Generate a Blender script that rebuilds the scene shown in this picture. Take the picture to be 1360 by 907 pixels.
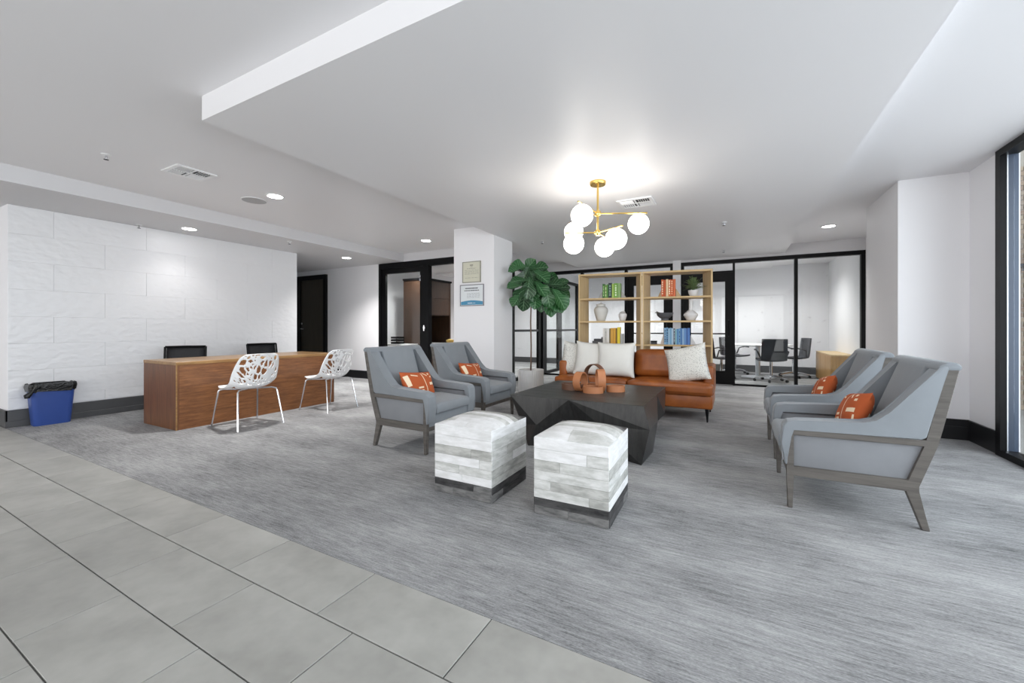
import bpy, bmesh, math, random
from mathutils import Vector, Matrix
random.seed(7)
R = math.radians
sc = bpy.context.scene
for o in list(bpy.data.objects): bpy.data.objects.remove(o)
col = sc.collection

# ---------------------------------------------------------------- camera, light, exposure
FPX, HORIZ, YAW, EYE = 544.5, 436.0, math.atan(293 / 544.5), 1.10
cd = bpy.data.cameras.new('camera'); cam = bpy.data.objects.new('camera', cd); col.objects.link(cam)
cam.location = (0, 0, EYE); cam.rotation_euler = (math.pi / 2, 0, YAW)
cd.sensor_width = 36; cd.lens = FPX / 1360 * 36; cd.shift_y = -(453.5 - HORIZ) / 1360
cd.clip_start = 0.02; cd.clip_end = 200
sc.camera = cam

w = bpy.data.worlds.new('overcast_sky'); sc.world = w; w.use_nodes = True
bg = w.node_tree.nodes['Background']; bg.inputs[0].default_value = (0.985, 0.99, 1.0, 1); bg.inputs[1].default_value = 1.1
sc.view_settings.view_transform = 'Standard'; sc.view_settings.look = 'None'
sc.view_settings.exposure = 0.92; sc.view_settings.gamma = 1.0; sc.view_settings.use_curve_mapping = False
CAN_W, GLOBE_E, CAN_E = 112.0, 5.4, 14.0

def area(name, loc, rot, sx, sy, energy, color=(1, 1, 1), portal=False):
    l = bpy.data.lights.new(name, 'AREA'); l.shape = 'RECTANGLE'; l.size = sx; l.size_y = sy; l.energy = energy; l.color = color
    o = bpy.data.objects.new(name, l); col.objects.link(o); o.location = loc; o.rotation_euler = rot
    if portal: l.cycles.is_portal = True
    return o
# daylight through the right window; the rear lamp is added fill behind the camera
area('daylight_right', (2.75, 0.4, 1.4), (0, R(90), 0), 2.5, 8.2, 112, (1.0, 0.995, 0.99))
area('rear_fill', (-3.2, -4.6, 1.4), (R(90), 0, 0), 9.0, 2.5, 44, (1.0, 0.99, 0.97))

# ---------------------------------------------------------------- helpers
def lin(c):
    if isinstance(c, str):
        c = tuple(int(c[i:i + 2], 16) / 255 for i in (0, 2, 4))
    return tuple(((x / 12.92) if x <= 0.04045 else ((x + 0.055) / 1.055) ** 2.4) for x in c) + (1,)

class B:
    def __init__(s): s.bm = bmesh.new()
    def _merge(s, t, bev=0, seg=2):
        if bev > 0:
            bmesh.ops.bevel(t, geom=t.edges[:], offset=bev, segments=seg, profile=0.5, affect='EDGES', clamp_overlap=True)
        bmesh.ops.recalc_face_normals(t, faces=t.faces[:])
        m = bpy.data.meshes.new('t'); t.to_mesh(m); t.free(); s.bm.from_mesh(m); bpy.data.meshes.remove(m); return s
    def box(s, x0, x1, y0, y1, z0, z1, bev=0, seg=2, M=None):
        t = bmesh.new(); vs = [t.verts.new((x, y, z)) for x in (x0, x1) for y in (y0, y1) for z in (z0, z1)]
        for f in ((0, 1, 3, 2), (4, 6, 7, 5), (0, 4, 5, 1), (2, 3, 7, 6), (0, 2, 6, 4), (1, 5, 7, 3)): t.faces.new([vs[i] for i in f])
        if M is not None: t.transform(M)
        return s._merge(t, bev, seg)
    def prism(s, pts, axis, a0, a1, bev=0, seg=2):
        t = bmesh.new()
        def P(p, a): return {'y': (p[0], a, p[1]), 'x': (a, p[0], p[1]), 'z': (p[0], p[1], a)}[axis]
        A = [t.verts.new(P(p, a0)) for p in pts]; C = [t.verts.new(P(p, a1)) for p in pts]; n = len(pts)
        t.faces.new(A); t.faces.new(C[::-1])
        for i in range(n): t.faces.new([A[i], A[(i + 1) % n], C[(i + 1) % n], C[i]])
        return s._merge(t, bev, seg)
    def poly(s, verts, faces):
        t = bmesh.new(); vs = [t.verts.new(v) for v in verts]
        for f in faces:
            try: t.faces.new([vs[i] for i in f])
            except ValueError: pass
        return s._merge(t)
    def tube(s, path, r, n=8, closed=False):
        t = bmesh.new(); pts = [Vector(p) for p in path]; k = len(pts)
        rs = r if isinstance(r, (list, tuple)) else [r] * k
        rings = []; prev = None
        for i, p in enumerate(pts):
            if closed: d = pts[(i + 1) % k] - pts[i - 1]
            else: d = pts[min(i + 1, k - 1)] - pts[max(i - 1, 0)]
            d.normalize()
            if prev is None:
                a = Vector((0, 0, 1)) if abs(d.z) < 0.9 else Vector((1, 0, 0))
                e = d.cross(a).normalized()
            else:
                e = (prev - d * prev.dot(d)).normalized()
            prev = e; f = d.cross(e)
            rings.append([t.verts.new(p + (e * math.cos(2 * math.pi * j / n) + f * math.sin(2 * math.pi * j / n)) * rs[i]) for j in range(n)])
        for i in range(k if closed else k - 1):
            a, b = rings[i], rings[(i + 1) % k]
            for j in range(n): t.faces.new([a[j], a[(j + 1) % n], b[(j + 1) % n], b[j]])
        if not closed: t.faces.new(rings[0][::-1]); t.faces.new(rings[-1])
        return s._merge(t)
    def lathe(s, prof, n=24, c=(0, 0, 0), ribs=0, amp=0):
        t = bmesh.new(); rings = []
        for r, z in prof:
            ring = []
            for j in range(n):
                a = 2 * math.pi * j / n; rr = r * (1 + amp * math.cos(ribs * a)) if ribs else r
                ring.append(t.verts.new((c[0] + rr * math.cos(a), c[1] + rr * math.sin(a), c[2] + z)))
            rings.append(ring)
        for a, b in zip(rings, rings[1:]):
            for j in range(n): t.faces.new([a[j], a[(j + 1) % n], b[(j + 1) % n], b[j]])
        t.faces.new(rings[0][::-1]); t.faces.new(rings[-1])
        return s._merge(t)
    def band(s, r, h, th, n=28, sx=1.0, M=None):      # a ring of flat strap
        t = bmesh.new(); q = []
        for j in range(n):
            a = 2 * math.pi * j / n; c_, s_ = math.cos(a) * sx, math.sin(a)
            q.append([t.verts.new((rr * c_, rr * s_, z)) for rr, z in ((r, 0), (r, h), (r - th, h), (r - th, 0))])
        for j in range(n):
            a, b = q[j], q[(j + 1) % n]
            for i in range(4): t.faces.new([a[i], b[i], b[(i + 1) % 4], a[(i + 1) % 4]])
        if M is not None: t.transform(M)
        return s._merge(t)
    def grid(s, fn, nu, nv, uv=False):
        t = bmesh.new(); L = t.loops.layers.uv.new('UVMap') if uv else None
        V = [[t.verts.new(fn(i / nu, j / nv)) for j in range(nv + 1)] for i in range(nu + 1)]
        for i in range(nu):
            for j in range(nv):
                f = t.faces.new([V[i][j], V[i + 1][j], V[i + 1][j + 1], V[i][j + 1]])
                if L:
                    for lp, (a, b) in zip(f.loops, ((i, j), (i + 1, j), (i + 1, j + 1), (i, j + 1))): lp[L].uv = (a / nu, b / nv)
        m = bpy.data.meshes.new('t'); t.to_mesh(m); t.free(); s.bm.from_mesh(m); bpy.data.meshes.remove(m); return s
    def mesh(s, name, mat, smooth=35):
        me = bpy.data.meshes.new(name); s.bm.to_mesh(me); s.bm.free()
        if mat is not None: me.materials.append(mat)
        if smooth:
            me.polygons.foreach_set('use_smooth', [True] * len(me.polygons)); me.set_sharp_from_angle(angle=R(smooth))
        return me
    def build(s, name, mat, parent=None, loc=None, rot=None, smooth=35):
        return link(name, s.mesh(name, mat, smooth), parent, loc, rot)

def link(name, me, parent=None, loc=None, rot=None):
    o = bpy.data.objects.new(name, me); col.objects.link(o)
    if parent is not None: o.parent = parent
    if loc is not None: o.location = loc
    if rot is not None: o.rotation_euler = rot
    return o
def tag(o, label=None, cat=None, group=None, kind=None):
    if label: o['label'] = label
    if cat: o['category'] = cat
    if group: o['group'] = group
    if kind: o['kind'] = kind
    return o
def thing(name, label, cat, loc=(0, 0, 0), rz=0, group=None):
    o = bpy.data.objects.new(name, None); col.objects.link(o); o.location = loc; o.rotation_euler = (0, 0, rz); o.empty_display_size = 0.1
    return tag(o, label, cat, group)
def struct(o, label=None): return tag(o, label, None, None, 'structure')
def copy_tree(o, parent=None):
    c = o.copy(); col.objects.link(c); c.parent = parent
    for ch in list(o.children): copy_tree(ch, c)
    return c
def dup(root, loc, rz, label):
    c = copy_tree(root); c.location = loc; c.rotation_euler = (0, 0, rz); c['label'] = label; return c
def bx(*a, **k): return B().box(*a, **k)

# ---------------------------------------------------------------- materials
def newmat(name):
    m = bpy.data.materials.new(name); m.use_nodes = True
    return m, m.node_tree, m.node_tree.nodes['Principled BSDF']
def N(nt, typ, **kw):
    n = nt.nodes.new(typ)
    for k, v in kw.items():
        if k.startswith('_'): n.inputs[int(k[1:])].default_value = v
        else: setattr(n, k, v)
    return n
def coords(nt, scale=(1, 1, 1), src='Object'):
    tc = N(nt, 'ShaderNodeTexCoord'); mp = N(nt, 'ShaderNodeMapping'); mp.inputs['Scale'].default_value = scale
    nt.links.new(tc.outputs[src], mp.inputs[0]); return mp.outputs[0]
def noise(nt, vec, scale, detail=3, rough=0.55):
    n = N(nt, 'ShaderNodeTexNoise'); n.inputs['Scale'].default_value = scale; n.inputs['Detail'].default_value = detail; n.inputs['Roughness'].default_value = rough
    nt.links.new(vec, n.inputs['Vector']); return n.outputs['Fac']
def ramp(nt, fac, stops):
    r = N(nt, 'ShaderNodeValToRGB'); cr = r.color_ramp
    while len(cr.elements) < len(stops): cr.elements.new(0.5)
    for e, (p, c) in zip(cr.elements, stops): e.position = p; e.color = lin(c)
    nt.links.new(fac, r.inputs[0]); return r.outputs[0]
def bump(nt, bsdf, h, strength=0.2, dist=0.01):
    b = N(nt, 'ShaderNodeBump'); b.inputs['Strength'].default_value = strength; b.inputs['Distance'].default_value = dist
    nt.links.new(h, b.inputs['Height']); nt.links.new(b.outputs[0], bsdf.inputs['Normal'])
def mixc(nt, fac, a, b, mode='MIX'):
    n = N(nt, 'ShaderNodeMix', data_type='RGBA', blend_type=mode)
    for i, v in ((0, fac), (6, a), (7, b)):
        if isinstance(v, (int, float)): n.inputs[i].default_value = v
        elif isinstance(v, tuple): n.inputs[i].default_value = v
        else: nt.links.new(v, n.inputs[i])
    return n.outputs[2]
def math_(nt, op, a, b=None):
    n = N(nt, 'ShaderNodeMath', operation=op)
    for i, v in ((0, a), (1, b)):
        if v is None: continue
        if isinstance(v, (int, float)): n.inputs[i].default_value = v
        else: nt.links.new(v, n.inputs[i])
    return n.outputs[0]
def plain(name, c, rough=0.5, metal=0, spec=0.5, vary=0.0, vscale=6, bmp=0, bscale=60):
    m, nt, b = newmat(name); b.inputs['Roughness'].default_value = rough; b.inputs['Metallic'].default_value = metal
    b.inputs['Specular IOR Level'].default_value = spec; b.inputs['Base Color'].default_value = lin(c)
    if vary or bmp: v = coords(nt)
    if vary:
        f = noise(nt, v, vscale); L = lin(c)
        lo = tuple(x * (1 - vary) for x in L[:3]) + (1,); hi = tuple(min(1, x * (1 + vary)) for x in L[:3]) + (1,)
        nt.links.new(mixc(nt, f, lo, hi), b.inputs['Base Color'])
    if bmp: bump(nt, b, noise(nt, v, bscale), bmp)
    return m
def emit(name, c, s):
    m, nt, b = newmat(name); b.inputs['Base Color'].default_value = lin(c); b.inputs['Emission Color'].default_value = lin(c); b.inputs['Emission Strength'].default_value = s; return m
def wood(name, c1, c2, axis='y', rough=0.4, s=1.0):
    m, nt, b = newmat(name); k = {'x': (1.2, 14, 14), 'y': (14, 1.2, 14), 'z': (14, 14, 1.2)}[axis]
    v = coords(nt, tuple(q * s for q in k)); n1 = noise(nt, v, 2.0, 6, 0.62); n2 = noise(nt, v, 9.0, 3)
    f = math_(nt, 'ADD', math_(nt, 'MULTIPLY', n1, 0.75), math_(nt, 'MULTIPLY', n2, 0.25))
    nt.links.new(ramp(nt, f, ((0.32, c1), (0.66, c2))), b.inputs['Base Color']); b.inputs['Roughness'].default_value = rough
    bump(nt, b, f, 0.08); return m
def glass(name, tint=(0.96, 0.98, 0.98), refl=1.0):
    m = bpy.data.materials.new(name); m.use_nodes = True; nt = m.node_tree; nt.nodes.remove(nt.nodes['Principled BSDF'])
    tr = N(nt, 'ShaderNodeBsdfTransparent'); tr.inputs[0].default_value = tint + (1,)
    gl = N(nt, 'ShaderNodeBsdfGlossy'); gl.inputs['Roughness'].default_value = 0.02
    lw = N(nt, 'ShaderNodeLayerWeight'); lw.inputs[0].default_value = 0.5
    sch = math_(nt, 'ADD', math_(nt, 'MULTIPLY', math_(nt, 'POWER', lw.outputs['Facing'], 5.0), 0.9), 0.035)
    mx = N(nt, 'ShaderNodeMixShader'); nt.links.new(math_(nt, 'MULTIPLY', sch, refl), mx.inputs[0])
    nt.links.new(tr.outputs[0], mx.inputs[1]); nt.links.new(gl.outputs[0], mx.inputs[2])
    nt.links.new(mx.outputs[0], nt.nodes['Material Output'].inputs[0]); return m

M = {}
M['wall'] = plain('white_paint', 'f2f1f3', 0.55, spec=0.3, bmp=0.03, bscale=180)
M['ceil'] = plain('ceiling_paint', 'ecebed', 0.42, spec=0.35, bmp=0.02, bscale=200)
M['fascia'] = plain('ceiling_paint_darkened', 'd8d7d9', 0.5, spec=0.3)  # same paint as the ceiling, darkened to counter strong light from the rear
M['base_dark'] = plain('baseboard_charcoal', '4a4a4c', 0.45, vary=0.08)
M['base_black'] = plain('baseboard_black', '17171a', 0.35)
M['black'] = plain('black_frame', '0b0b0d', 0.42, spec=0.18)
M['blackmetal'] = plain('black_metal', '131316', 0.3, metal=0.6)
M['alu'] = plain('aluminium', 'd8dce2', 0.35, metal=0.9)
M['chrome'] = plain('chrome', 'd9d9dc', 0.12, metal=1.0)
M['brass'] = plain('brass', 'd9b76a', 0.25, metal=1.0)
M['white'] = plain('white_plastic', 'f2f2f3', 0.35)
M['glass'] = glass('pane_glass')
M['winglass'] = glass('window_glass', (0.93, 0.97, 1.0))
M['grout'] = plain('grout', '6f6f6d', 0.9)
M['bluecan'] = plain('blue_plastic', '2f4a90', 0.42, vary=0.06)
M['bag'] = plain('black_bag', '0c0c0d', 0.22, bmp=0.9, bscale=45)
M['ceramic'] = plain('grey_white_ceramic', 'd3d2cd', 0.4, vary=0.05)
M['ceramic2'] = plain('pale_ceramic', 'e3e2e2', 0.35)
M['stone'] = plain('dark_stoneware', '55565a', 0.6, vary=0.15)
M['darkgrey'] = plain('dark_grey_plastic', '3c3d42', 0.5, vary=0.1)
M['blackmesh'] = plain('black_mesh', '15151a', 0.6, bmp=0.3, bscale=500)
M['desk_y'] = wood('walnut_desk_grain', '5a361f', '91603a', 'y', 0.38, 1.7)
M['desk_z'] = wood('walnut_desk_side', '553420', '7d5131', 'z', 0.38)
M['desktop'] = wood('walnut_desk_top', '7a5632', 'a98556', 'y', 0.3)
M['oak'] = wood('light_oak', 'c2a375', 'dcc294', 'z', 0.5)
M['oak_x'] = wood('light_oak_shelf', 'bd9d6e', 'd6ba8a', 'x', 0.5)
M['oakcab'] = wood('honey_cabinet', '9c7440', 'c09558', 'z', 0.45)
M['espresso'] = wood('espresso_wood', '2b1d15', '453022', 'z', 0.4)
M['greywood'] = wood('grey_stained_wood', '47433f', '69645f', 'x', 0.5)
M['blackwood'] = wood('black_stained_wood', '181818', '363534', 'z', 0.3)
M['blackwood_x'] = wood('black_stained_top', '1e1e1e', '3f3e3d', 'x', 0.38)
M['officefloor'] = wood('tan_floor', '9a845f', 'bda57c', 'y', 0.4)
M['door'] = wood('dark_door', '2f2a22', '3e382d', 'z', 0.4)
M['pot'] = plain('white_planter', 'ecebea', 0.5)
M['stem'] = plain('bark', '6f5a4c', 0.8, vary=0.2, vscale=40)
M['soil'] = plain('soil', '2c241d', 0.95)

def m_carpet():
    m, nt, b = newmat('grey_streaked_carpet'); b.inputs['Roughness'].default_value = 0.95; b.inputs['Specular IOR Level'].default_value = 0.1
    v1 = coords(nt, (3.2, 40, 1)); v2 = coords(nt, (0.8, 1.7, 1)); v3 = coords(nt, (1, 1, 1)); v4 = coords(nt, (9, 120, 1)); v5 = coords(nt, (40, 110, 1))
    s = noise(nt, v1, 1.5, 5, 0.65); p = noise(nt, v2, 1.3, 5, 0.62); g = noise(nt, v5, 2.0, 3, 0.7); s2 = noise(nt, v4, 1.5, 3, 0.6)
    f = math_(nt, 'ADD', math_(nt, 'ADD', math_(nt, 'MULTIPLY', s, 0.24), math_(nt, 'MULTIPLY', p, 0.30)), math_(nt, 'ADD', math_(nt, 'MULTIPLY', g, 0.24), math_(nt, 'MULTIPLY', s2, 0.22)))
    nt.links.new(ramp(nt, f, ((0.37, '565657'), (0.49, '919192'), (0.60, 'b4b4b4'))), b.inputs['Base Color'])
    bump(nt, b, math_(nt, 'ADD', g, s2), 0.3, 0.006); return m
M['carpet'] = m_carpet()
def m_tile():
    m, nt, b = newmat('grey_porcelain_tile'); v = coords(nt)
    oi = N(nt, 'ShaderNodeObjectInfo'); add = N(nt, 'ShaderNodeVectorMath', operation='ADD')
    cmb = N(nt, 'ShaderNodeCombineXYZ'); nt.links.new(math_(nt, 'MULTIPLY', oi.outputs['Random'], 30.0), cmb.inputs[0]); nt.links.new(cmb.outputs[0], add.inputs[1]); nt.links.new(v, add.inputs[0])
    a = noise(nt, add.outputs[0], 2.6, 4, 0.6); c = noise(nt, add.outputs[0], 14, 3)
    f = math_(nt, 'ADD', math_(nt, 'MULTIPLY', a, 0.8), math_(nt, 'MULTIPLY', c, 0.2))
    base = ramp(nt, f, ((0.3, '94938e'), (0.5, 'a6a5a0'), (0.7, 'b4b3ae')))
    k = math_(nt, 'ADD', math_(nt, 'MULTIPLY', oi.outputs['Random'], 0.10), 0.93)
    cm = N(nt, 'ShaderNodeCombineColor'); [nt.links.new(k, cm.inputs[i]) for i in range(3)]
    nt.links.new(mixc(nt, 1.0, base, cm.outputs[0], 'MULTIPLY'), b.inputs['Base Color']); b.inputs['Roughness'].default_value = 0.42
    b.inputs['Specular IOR Level'].default_value = 0.35; return m
M['tile'] = m_tile()
def m_walltile():
    m, nt, b = newmat('white_rippled_wall_tile'); b.inputs['Base Color'].default_value = lin('ebebed'); b.inputs['Roughness'].default_value = 0.3
    g = N(nt, 'ShaderNodeNewGeometry'); mp = N(nt, 'ShaderNodeMapping'); mp.inputs['Scale'].default_value = (1, 8, 13); nt.links.new(g.outputs['Position'], mp.inputs[0])
    n = noise(nt, mp.outputs[0], 1.4, 1.5, 0.4); bump(nt, b, n, 0.28, 0.025); return m
M['walltile'] = m_walltile()
def fabric(name, c, vary=0.08, sheen=0.25):
    m, nt, b = newmat(name); v = coords(nt); f = noise(nt, v, 9, 3); g = noise(nt, v, 420, 2)
    L = lin(c); lo = tuple(x * (1 - vary) for x in L[:3]) + (1,); hi = tuple(min(1, x * (1 + vary)) for x in L[:3]) + (1,)
    nt.links.new(mixc(nt, f, lo, hi), b.inputs['Base Color']); b.inputs['Roughness'].default_value = 0.85; b.inputs['Specular IOR Level'].default_value = 0.2
    b.inputs['Sheen Weight'].default_value = sheen; b.inputs['Sheen Roughness'].default_value = 0.4; bump(nt, b, g, 0.12); return m
M['greyfab'] = fabric('blue_grey_upholstery', '868b90')
M['greyfab_side'] = fabric('grey_side_upholstery', '85878b')
M['cream'] = fabric('off_white_linen', 'e2e1dc', 0.05, 0.1)
M['confdark'] = fabric('charcoal_shell', '3e3f44', 0.1, 0.1)
def m_leather():
    m, nt, b = newmat('cognac_leather'); v = coords(nt); f = noise(nt, v, 5, 4); g = noise(nt, v, 130, 3)
    nt.links.new(ramp(nt, f, ((0.3, '7e4017'), (0.7, 'a55c24'))), b.inputs['Base Color']); b.inputs['Roughness'].default_value = 0.36
    bump(nt, b, math_(nt, 'ADD', math_(nt, 'MULTIPLY', g, 0.2), f), 0.16, 0.02); return m
M['leather'] = m_leather()
M['strap'] = plain('tan_strap_leather', 'b0734c', 0.5, vary=0.12, vscale=12)
M['strapdark'] = plain('dark_strap_leather', '6b4a38', 0.5, vary=0.15, vscale=12)
def m_speckle():
    m, nt, b = newmat('speckled_woven_cover'); v = coords(nt, (1, 1, 1), 'UV')
    vo = N(nt, 'ShaderNodeTexVoronoi'); vo.inputs['Scale'].default_value = 34; nt.links.new(v, vo.inputs['Vector'])
    nt.links.new(ramp(nt, vo.outputs['Distance'], ((0.08, '6f6f68'), (0.36, 'e2e1db'))), b.inputs['Base Color']); b.inputs['Roughness'].default_value = 0.9
    bump(nt, b, vo.outputs['Distance'], 0.3); return m
M['speckle'] = m_speckle()
def m_orange():
    m, nt, b = newmat('rust_cloth_cream_dashes'); tc = N(nt, 'ShaderNodeTexCoord'); sx = N(nt, 'ShaderNodeSeparateXYZ'); nt.links.new(tc.outputs['UV'], sx.inputs[0])
    u, v = sx.outputs[0], sx.outputs[1]; acc = None
    for cx, cy, hw, hh, an in ((.09, .60, .05, .20, 10), (.30, .80, .10, .022, -8), (.42, .30, .085, .03, 3), (.43, .18, .085, .03, 3), (.60, .45, .012, .42, 14), (.66, .84, .07, .022, -30),
                               (.84, .46, .09, .05, 8), (.80, .86, .03, .03, 5), (.86, .74, .03, .03, 5), (.95, .2, .012, .16, 8), (.22, .16, .06, .025, 5)):
        ca, sa = math.cos(R(an)), math.sin(R(an))
        du = math_(nt, 'SUBTRACT', u, cx); dv = math_(nt, 'MULTIPLY', math_(nt, 'SUBTRACT', v, cy), 0.55)
        a = math_(nt, 'ABSOLUTE', math_(nt, 'ADD', math_(nt, 'MULTIPLY', du, ca), math_(nt, 'MULTIPLY', dv, sa)))
        c = math_(nt, 'ABSOLUTE', math_(nt, 'SUBTRACT', math_(nt, 'MULTIPLY', dv, ca), math_(nt, 'MULTIPLY', du, sa)))
        k = math_(nt, 'MULTIPLY', math_(nt, 'LESS_THAN', a, hw), math_(nt, 'LESS_THAN', c, hh * 0.6))
        acc = k if acc is None else math_(nt, 'MAXIMUM', acc, k)
    nt.links.new(mixc(nt, acc, lin('b4562a'), lin('eed9bb')), b.inputs['Base Color']); b.inputs['Roughness'].default_value = 0.9; return m
M['orange'] = m_orange()
def m_leaf():
    m, nt, b = newmat('fiddle_leaf_green'); tc = N(nt, 'ShaderNodeTexCoord'); sx = N(nt, 'ShaderNodeSeparateXYZ'); nt.links.new(tc.outputs['UV'], sx.inputs[0])
    ax = math_(nt, 'ABSOLUTE', math_(nt, 'SUBTRACT', sx.outputs[0], 0.5))
    fr = math_(nt, 'FRACT', math_(nt, 'MULTIPLY', math_(nt, 'SUBTRACT', sx.outputs[1], math_(nt, 'MULTIPLY', ax, 0.55)), 7.0))
    vein = math_(nt, 'MAXIMUM', math_(nt, 'LESS_THAN', fr, 0.11), math_(nt, 'LESS_THAN', ax, 0.022))
    oi = N(nt, 'ShaderNodeObjectInfo'); base = mixc(nt, oi.outputs['Random'], lin('14331a'), lin('2c6232'))
    nt.links.new(mixc(nt, math_(nt, 'MULTIPLY', vein, 0.5), base, lin('9cc79a')), b.inputs['Base Color']); b.inputs['Roughness'].default_value = 0.35
    bump(nt, b, vein, 0.25); return m
M['leaf'] = m_leaf()
M['fern'] = plain('small_leaf_green', '5d7346', 0.6, vary=0.3, vscale=30)
def m_hide(name, c1, c2):
    m, nt, b = newmat(name); oi = N(nt, 'ShaderNodeObjectInfo'); v = coords(nt, (6, 6, 22)); add = N(nt, 'ShaderNodeVectorMath', operation='ADD')
    cmb = N(nt, 'ShaderNodeCombineXYZ'); nt.links.new(math_(nt, 'MULTIPLY', oi.outputs['Random'], 50.0), cmb.inputs[1]); nt.links.new(v, add.inputs[0]); nt.links.new(cmb.outputs[0], add.inputs[1])
    f = noise(nt, add.outputs[0], 1.6, 5, 0.6); nt.links.new(ramp(nt, f, ((0.36, c1), (0.64, c2))), b.inputs['Base Color']); b.inputs['Roughness'].default_value = 0.6; return m
HIDE = [m_hide('hide_charcoal', '1f1f21', '4b4a4a'), m_hide('hide_dark_grey', '4a4a4a', '7d7c7b'), m_hide('hide_grey', '9a9a96', 'c4c4c0'), m_hide('hide_pale', 'b9bab6', 'dcdcda'), m_hide('hide_white', 'd9d9d8', 'ededee')]
M['map'] = None
def m_mapwall():
    m, nt, b = newmat('white_wall_grey_flecks'); v = coords(nt, (2.4, 1, 3.4)); f = noise(nt, v, 2.2, 6, 0.7); g = noise(nt, coords(nt, (.6, .6, .6)), 1.5, 2)
    k = math_(nt, 'MULTIPLY', math_(nt, 'GREATER_THAN', f, 0.66), 0.35)
    nt.links.new(mixc(nt, k, lin('e6e5e8'), lin('a9a6aa')), b.inputs['Base Color']); b.inputs['Roughness'].default_value = 0.4; return m
M['map'] = m_mapwall()
M['brick'] = None
def m_brick():
    m, nt, b = newmat('buff_brick'); oi = N(nt, 'ShaderNodeObjectInfo'); v = coords(nt)
    c = ramp(nt, oi.outputs['Random'], ((0.0, '8b6e5c'), (0.3, 'a8917a'), (0.65, 'b5a48c'), (1.0, '96867a')))
    nt.links.new(mixc(nt, math_(nt, 'MULTIPLY', noise(nt, v, 30), 0.5), c, lin('c2b5a3')), b.inputs['Base Color']); b.inputs['Roughness'].default_value = 0.9; return m
M['brick'] = m_brick()
M['mortar'] = plain('mortar', 'b3aca0', 0.95)
M['pave'] = plain('paving', '9a9894', 0.9, vary=0.1)
GLOBE = emit('opal_globe', 'fffaf2', GLOBE_E)
CAN = emit('can_lens', 'ffffff', CAN_E)

# ---------------------------------------------------------------- setting
ZC, ZS = 2.64, 2.478      # ceiling, dropped ceiling
YT = 1.33                 # carpet / tile line
XW = 2.05                 # window wall
YD, YB, XG = 6.40, 9.0, -4.0
LW = -7.07
floor = struct(bx(-11, XW + 0.12, YT, 12.2, -0.1, 0.0).build('floor', M['carpet'], smooth=0), 'grey streaked carpet')
tf = struct(bx(-11, XW + 0.12, -4.3, YT, -0.1, -0.005).build('floor', M['grout'], smooth=0), 'grey porcelain tile floor beside the carpet')
TL, TWd = 0.609, 0.2985
tme = bx(-TL / 2 + 0.0025, TL / 2 - 0.0025, -TWd / 2 + 0.0025, TWd / 2 - 0.0025, -0.005, 0.0015, 0.0012, 1).mesh('floor_tile', M['tile'], 0)
for r in range(9):
    off = -0.802 + 0.203 * r
    i0 = int((-9.2 - off) / TL)
    for i in range(i0, i0 + 19):
        cx = off + TL * (i + 0.5)
        if cx < -9.5 or cx > 1.7: continue
        link('floor_tile', tme, tf, (cx, YT - TWd * (r + 0.5), 0))
struct(bx(-11, XW + 0.12, -4.3, YT - TWd * 9, -0.005, 0.001).build('floor', M['tile'], smooth=0), 'plain tile floor behind the photographer')
struct(bx(-7.4, -4.9, YD, 8.6, 0, 0.004).build('floor', M['officefloor'], smooth=0), 'tan floor inside the glazed office')
struct(bx(-11, XW + 0.12, -4.4, 12.2, ZC, ZC + 0.12).build('ceiling', M['ceil'], smooth=0), 'light grey ceiling')
struct(bx(-11, -5.99, -4.3, YD, ZS, ZC + 0.01).build('ceiling', M['fascia'], smooth=0), 'dropped ceiling strip along the tiled wall')
struct(bx(-3.10, 0.838, 1.42, YB + 0.06, ZS, ZC + 0.01).build('ceiling', M['ceil'], smooth=0), 'large dropped ceiling panel over the seating')
struct(bx(-11, 0.838, YB + 0.06, 12.2, ZC - 0.04, ZC + 0.01).build('ceiling', M['ceil'], smooth=0), 'meeting room ceiling')
# left tiled wall
wl = struct(bx(LW - 0.25, LW, 1.35, 4.77, 0, ZS + 0.01).build('wall_left', M['wall'], smooth=0), 'white rippled tile wall')
rows = [0.19 + 0.008, 0.318, 0.625, 0.9275, 1.232, 1.54, 1.855, 2.16, ZS]
for k in range(len(rows) - 1):
    y = 1.35; first = 0.80 if k % 2 == 0 else 0.35
    while y < 4.76:
        y2 = min(4.77, y + first); first = 0.87
        if 4.77 - y2 < 0.12: y2 = 4.77
        bx(LW - 0.002, LW + 0.008, y + 0.0008, y2 - 0.0008, rows[k] + 0.0008, rows[k + 1] - 0.0008, 0.0015, 1).build('wall_tile', M['walltile'], wl, smooth=0); y = y2
struct(bx(-11, LW - 0.25, 1.35, 1.47, 0, ZS + 0.01).build('wall_left', M['wall'], smooth=0), 'white wall face left of the tiled wall')
def baseb(x0, x1, y0, y1, mat, name, h=0.19, ax='y', s=1, lab='baseboard'):
    o = bx(x0, x1, y0, y1, 0, h, 0.004, 1).build(name, M[mat]); struct(o, lab)
    return o
bl = baseb(LW, LW + 0.018, 1.33, 4.78, 'base_dark', 'baseboard_left', lab='charcoal baseboard under the tiled wall')
bx(LW, LW + 0.024, 1.328, 4.782, 0, 0.07, 0.003, 1).build('base_shoe', M['base_dark'], bl)
baseb(-11, LW + 0.018, 1.33, 1.35, 'base_dark', 'baseboard_left', lab='charcoal baseboard left of the tiled wall corner')
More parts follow.
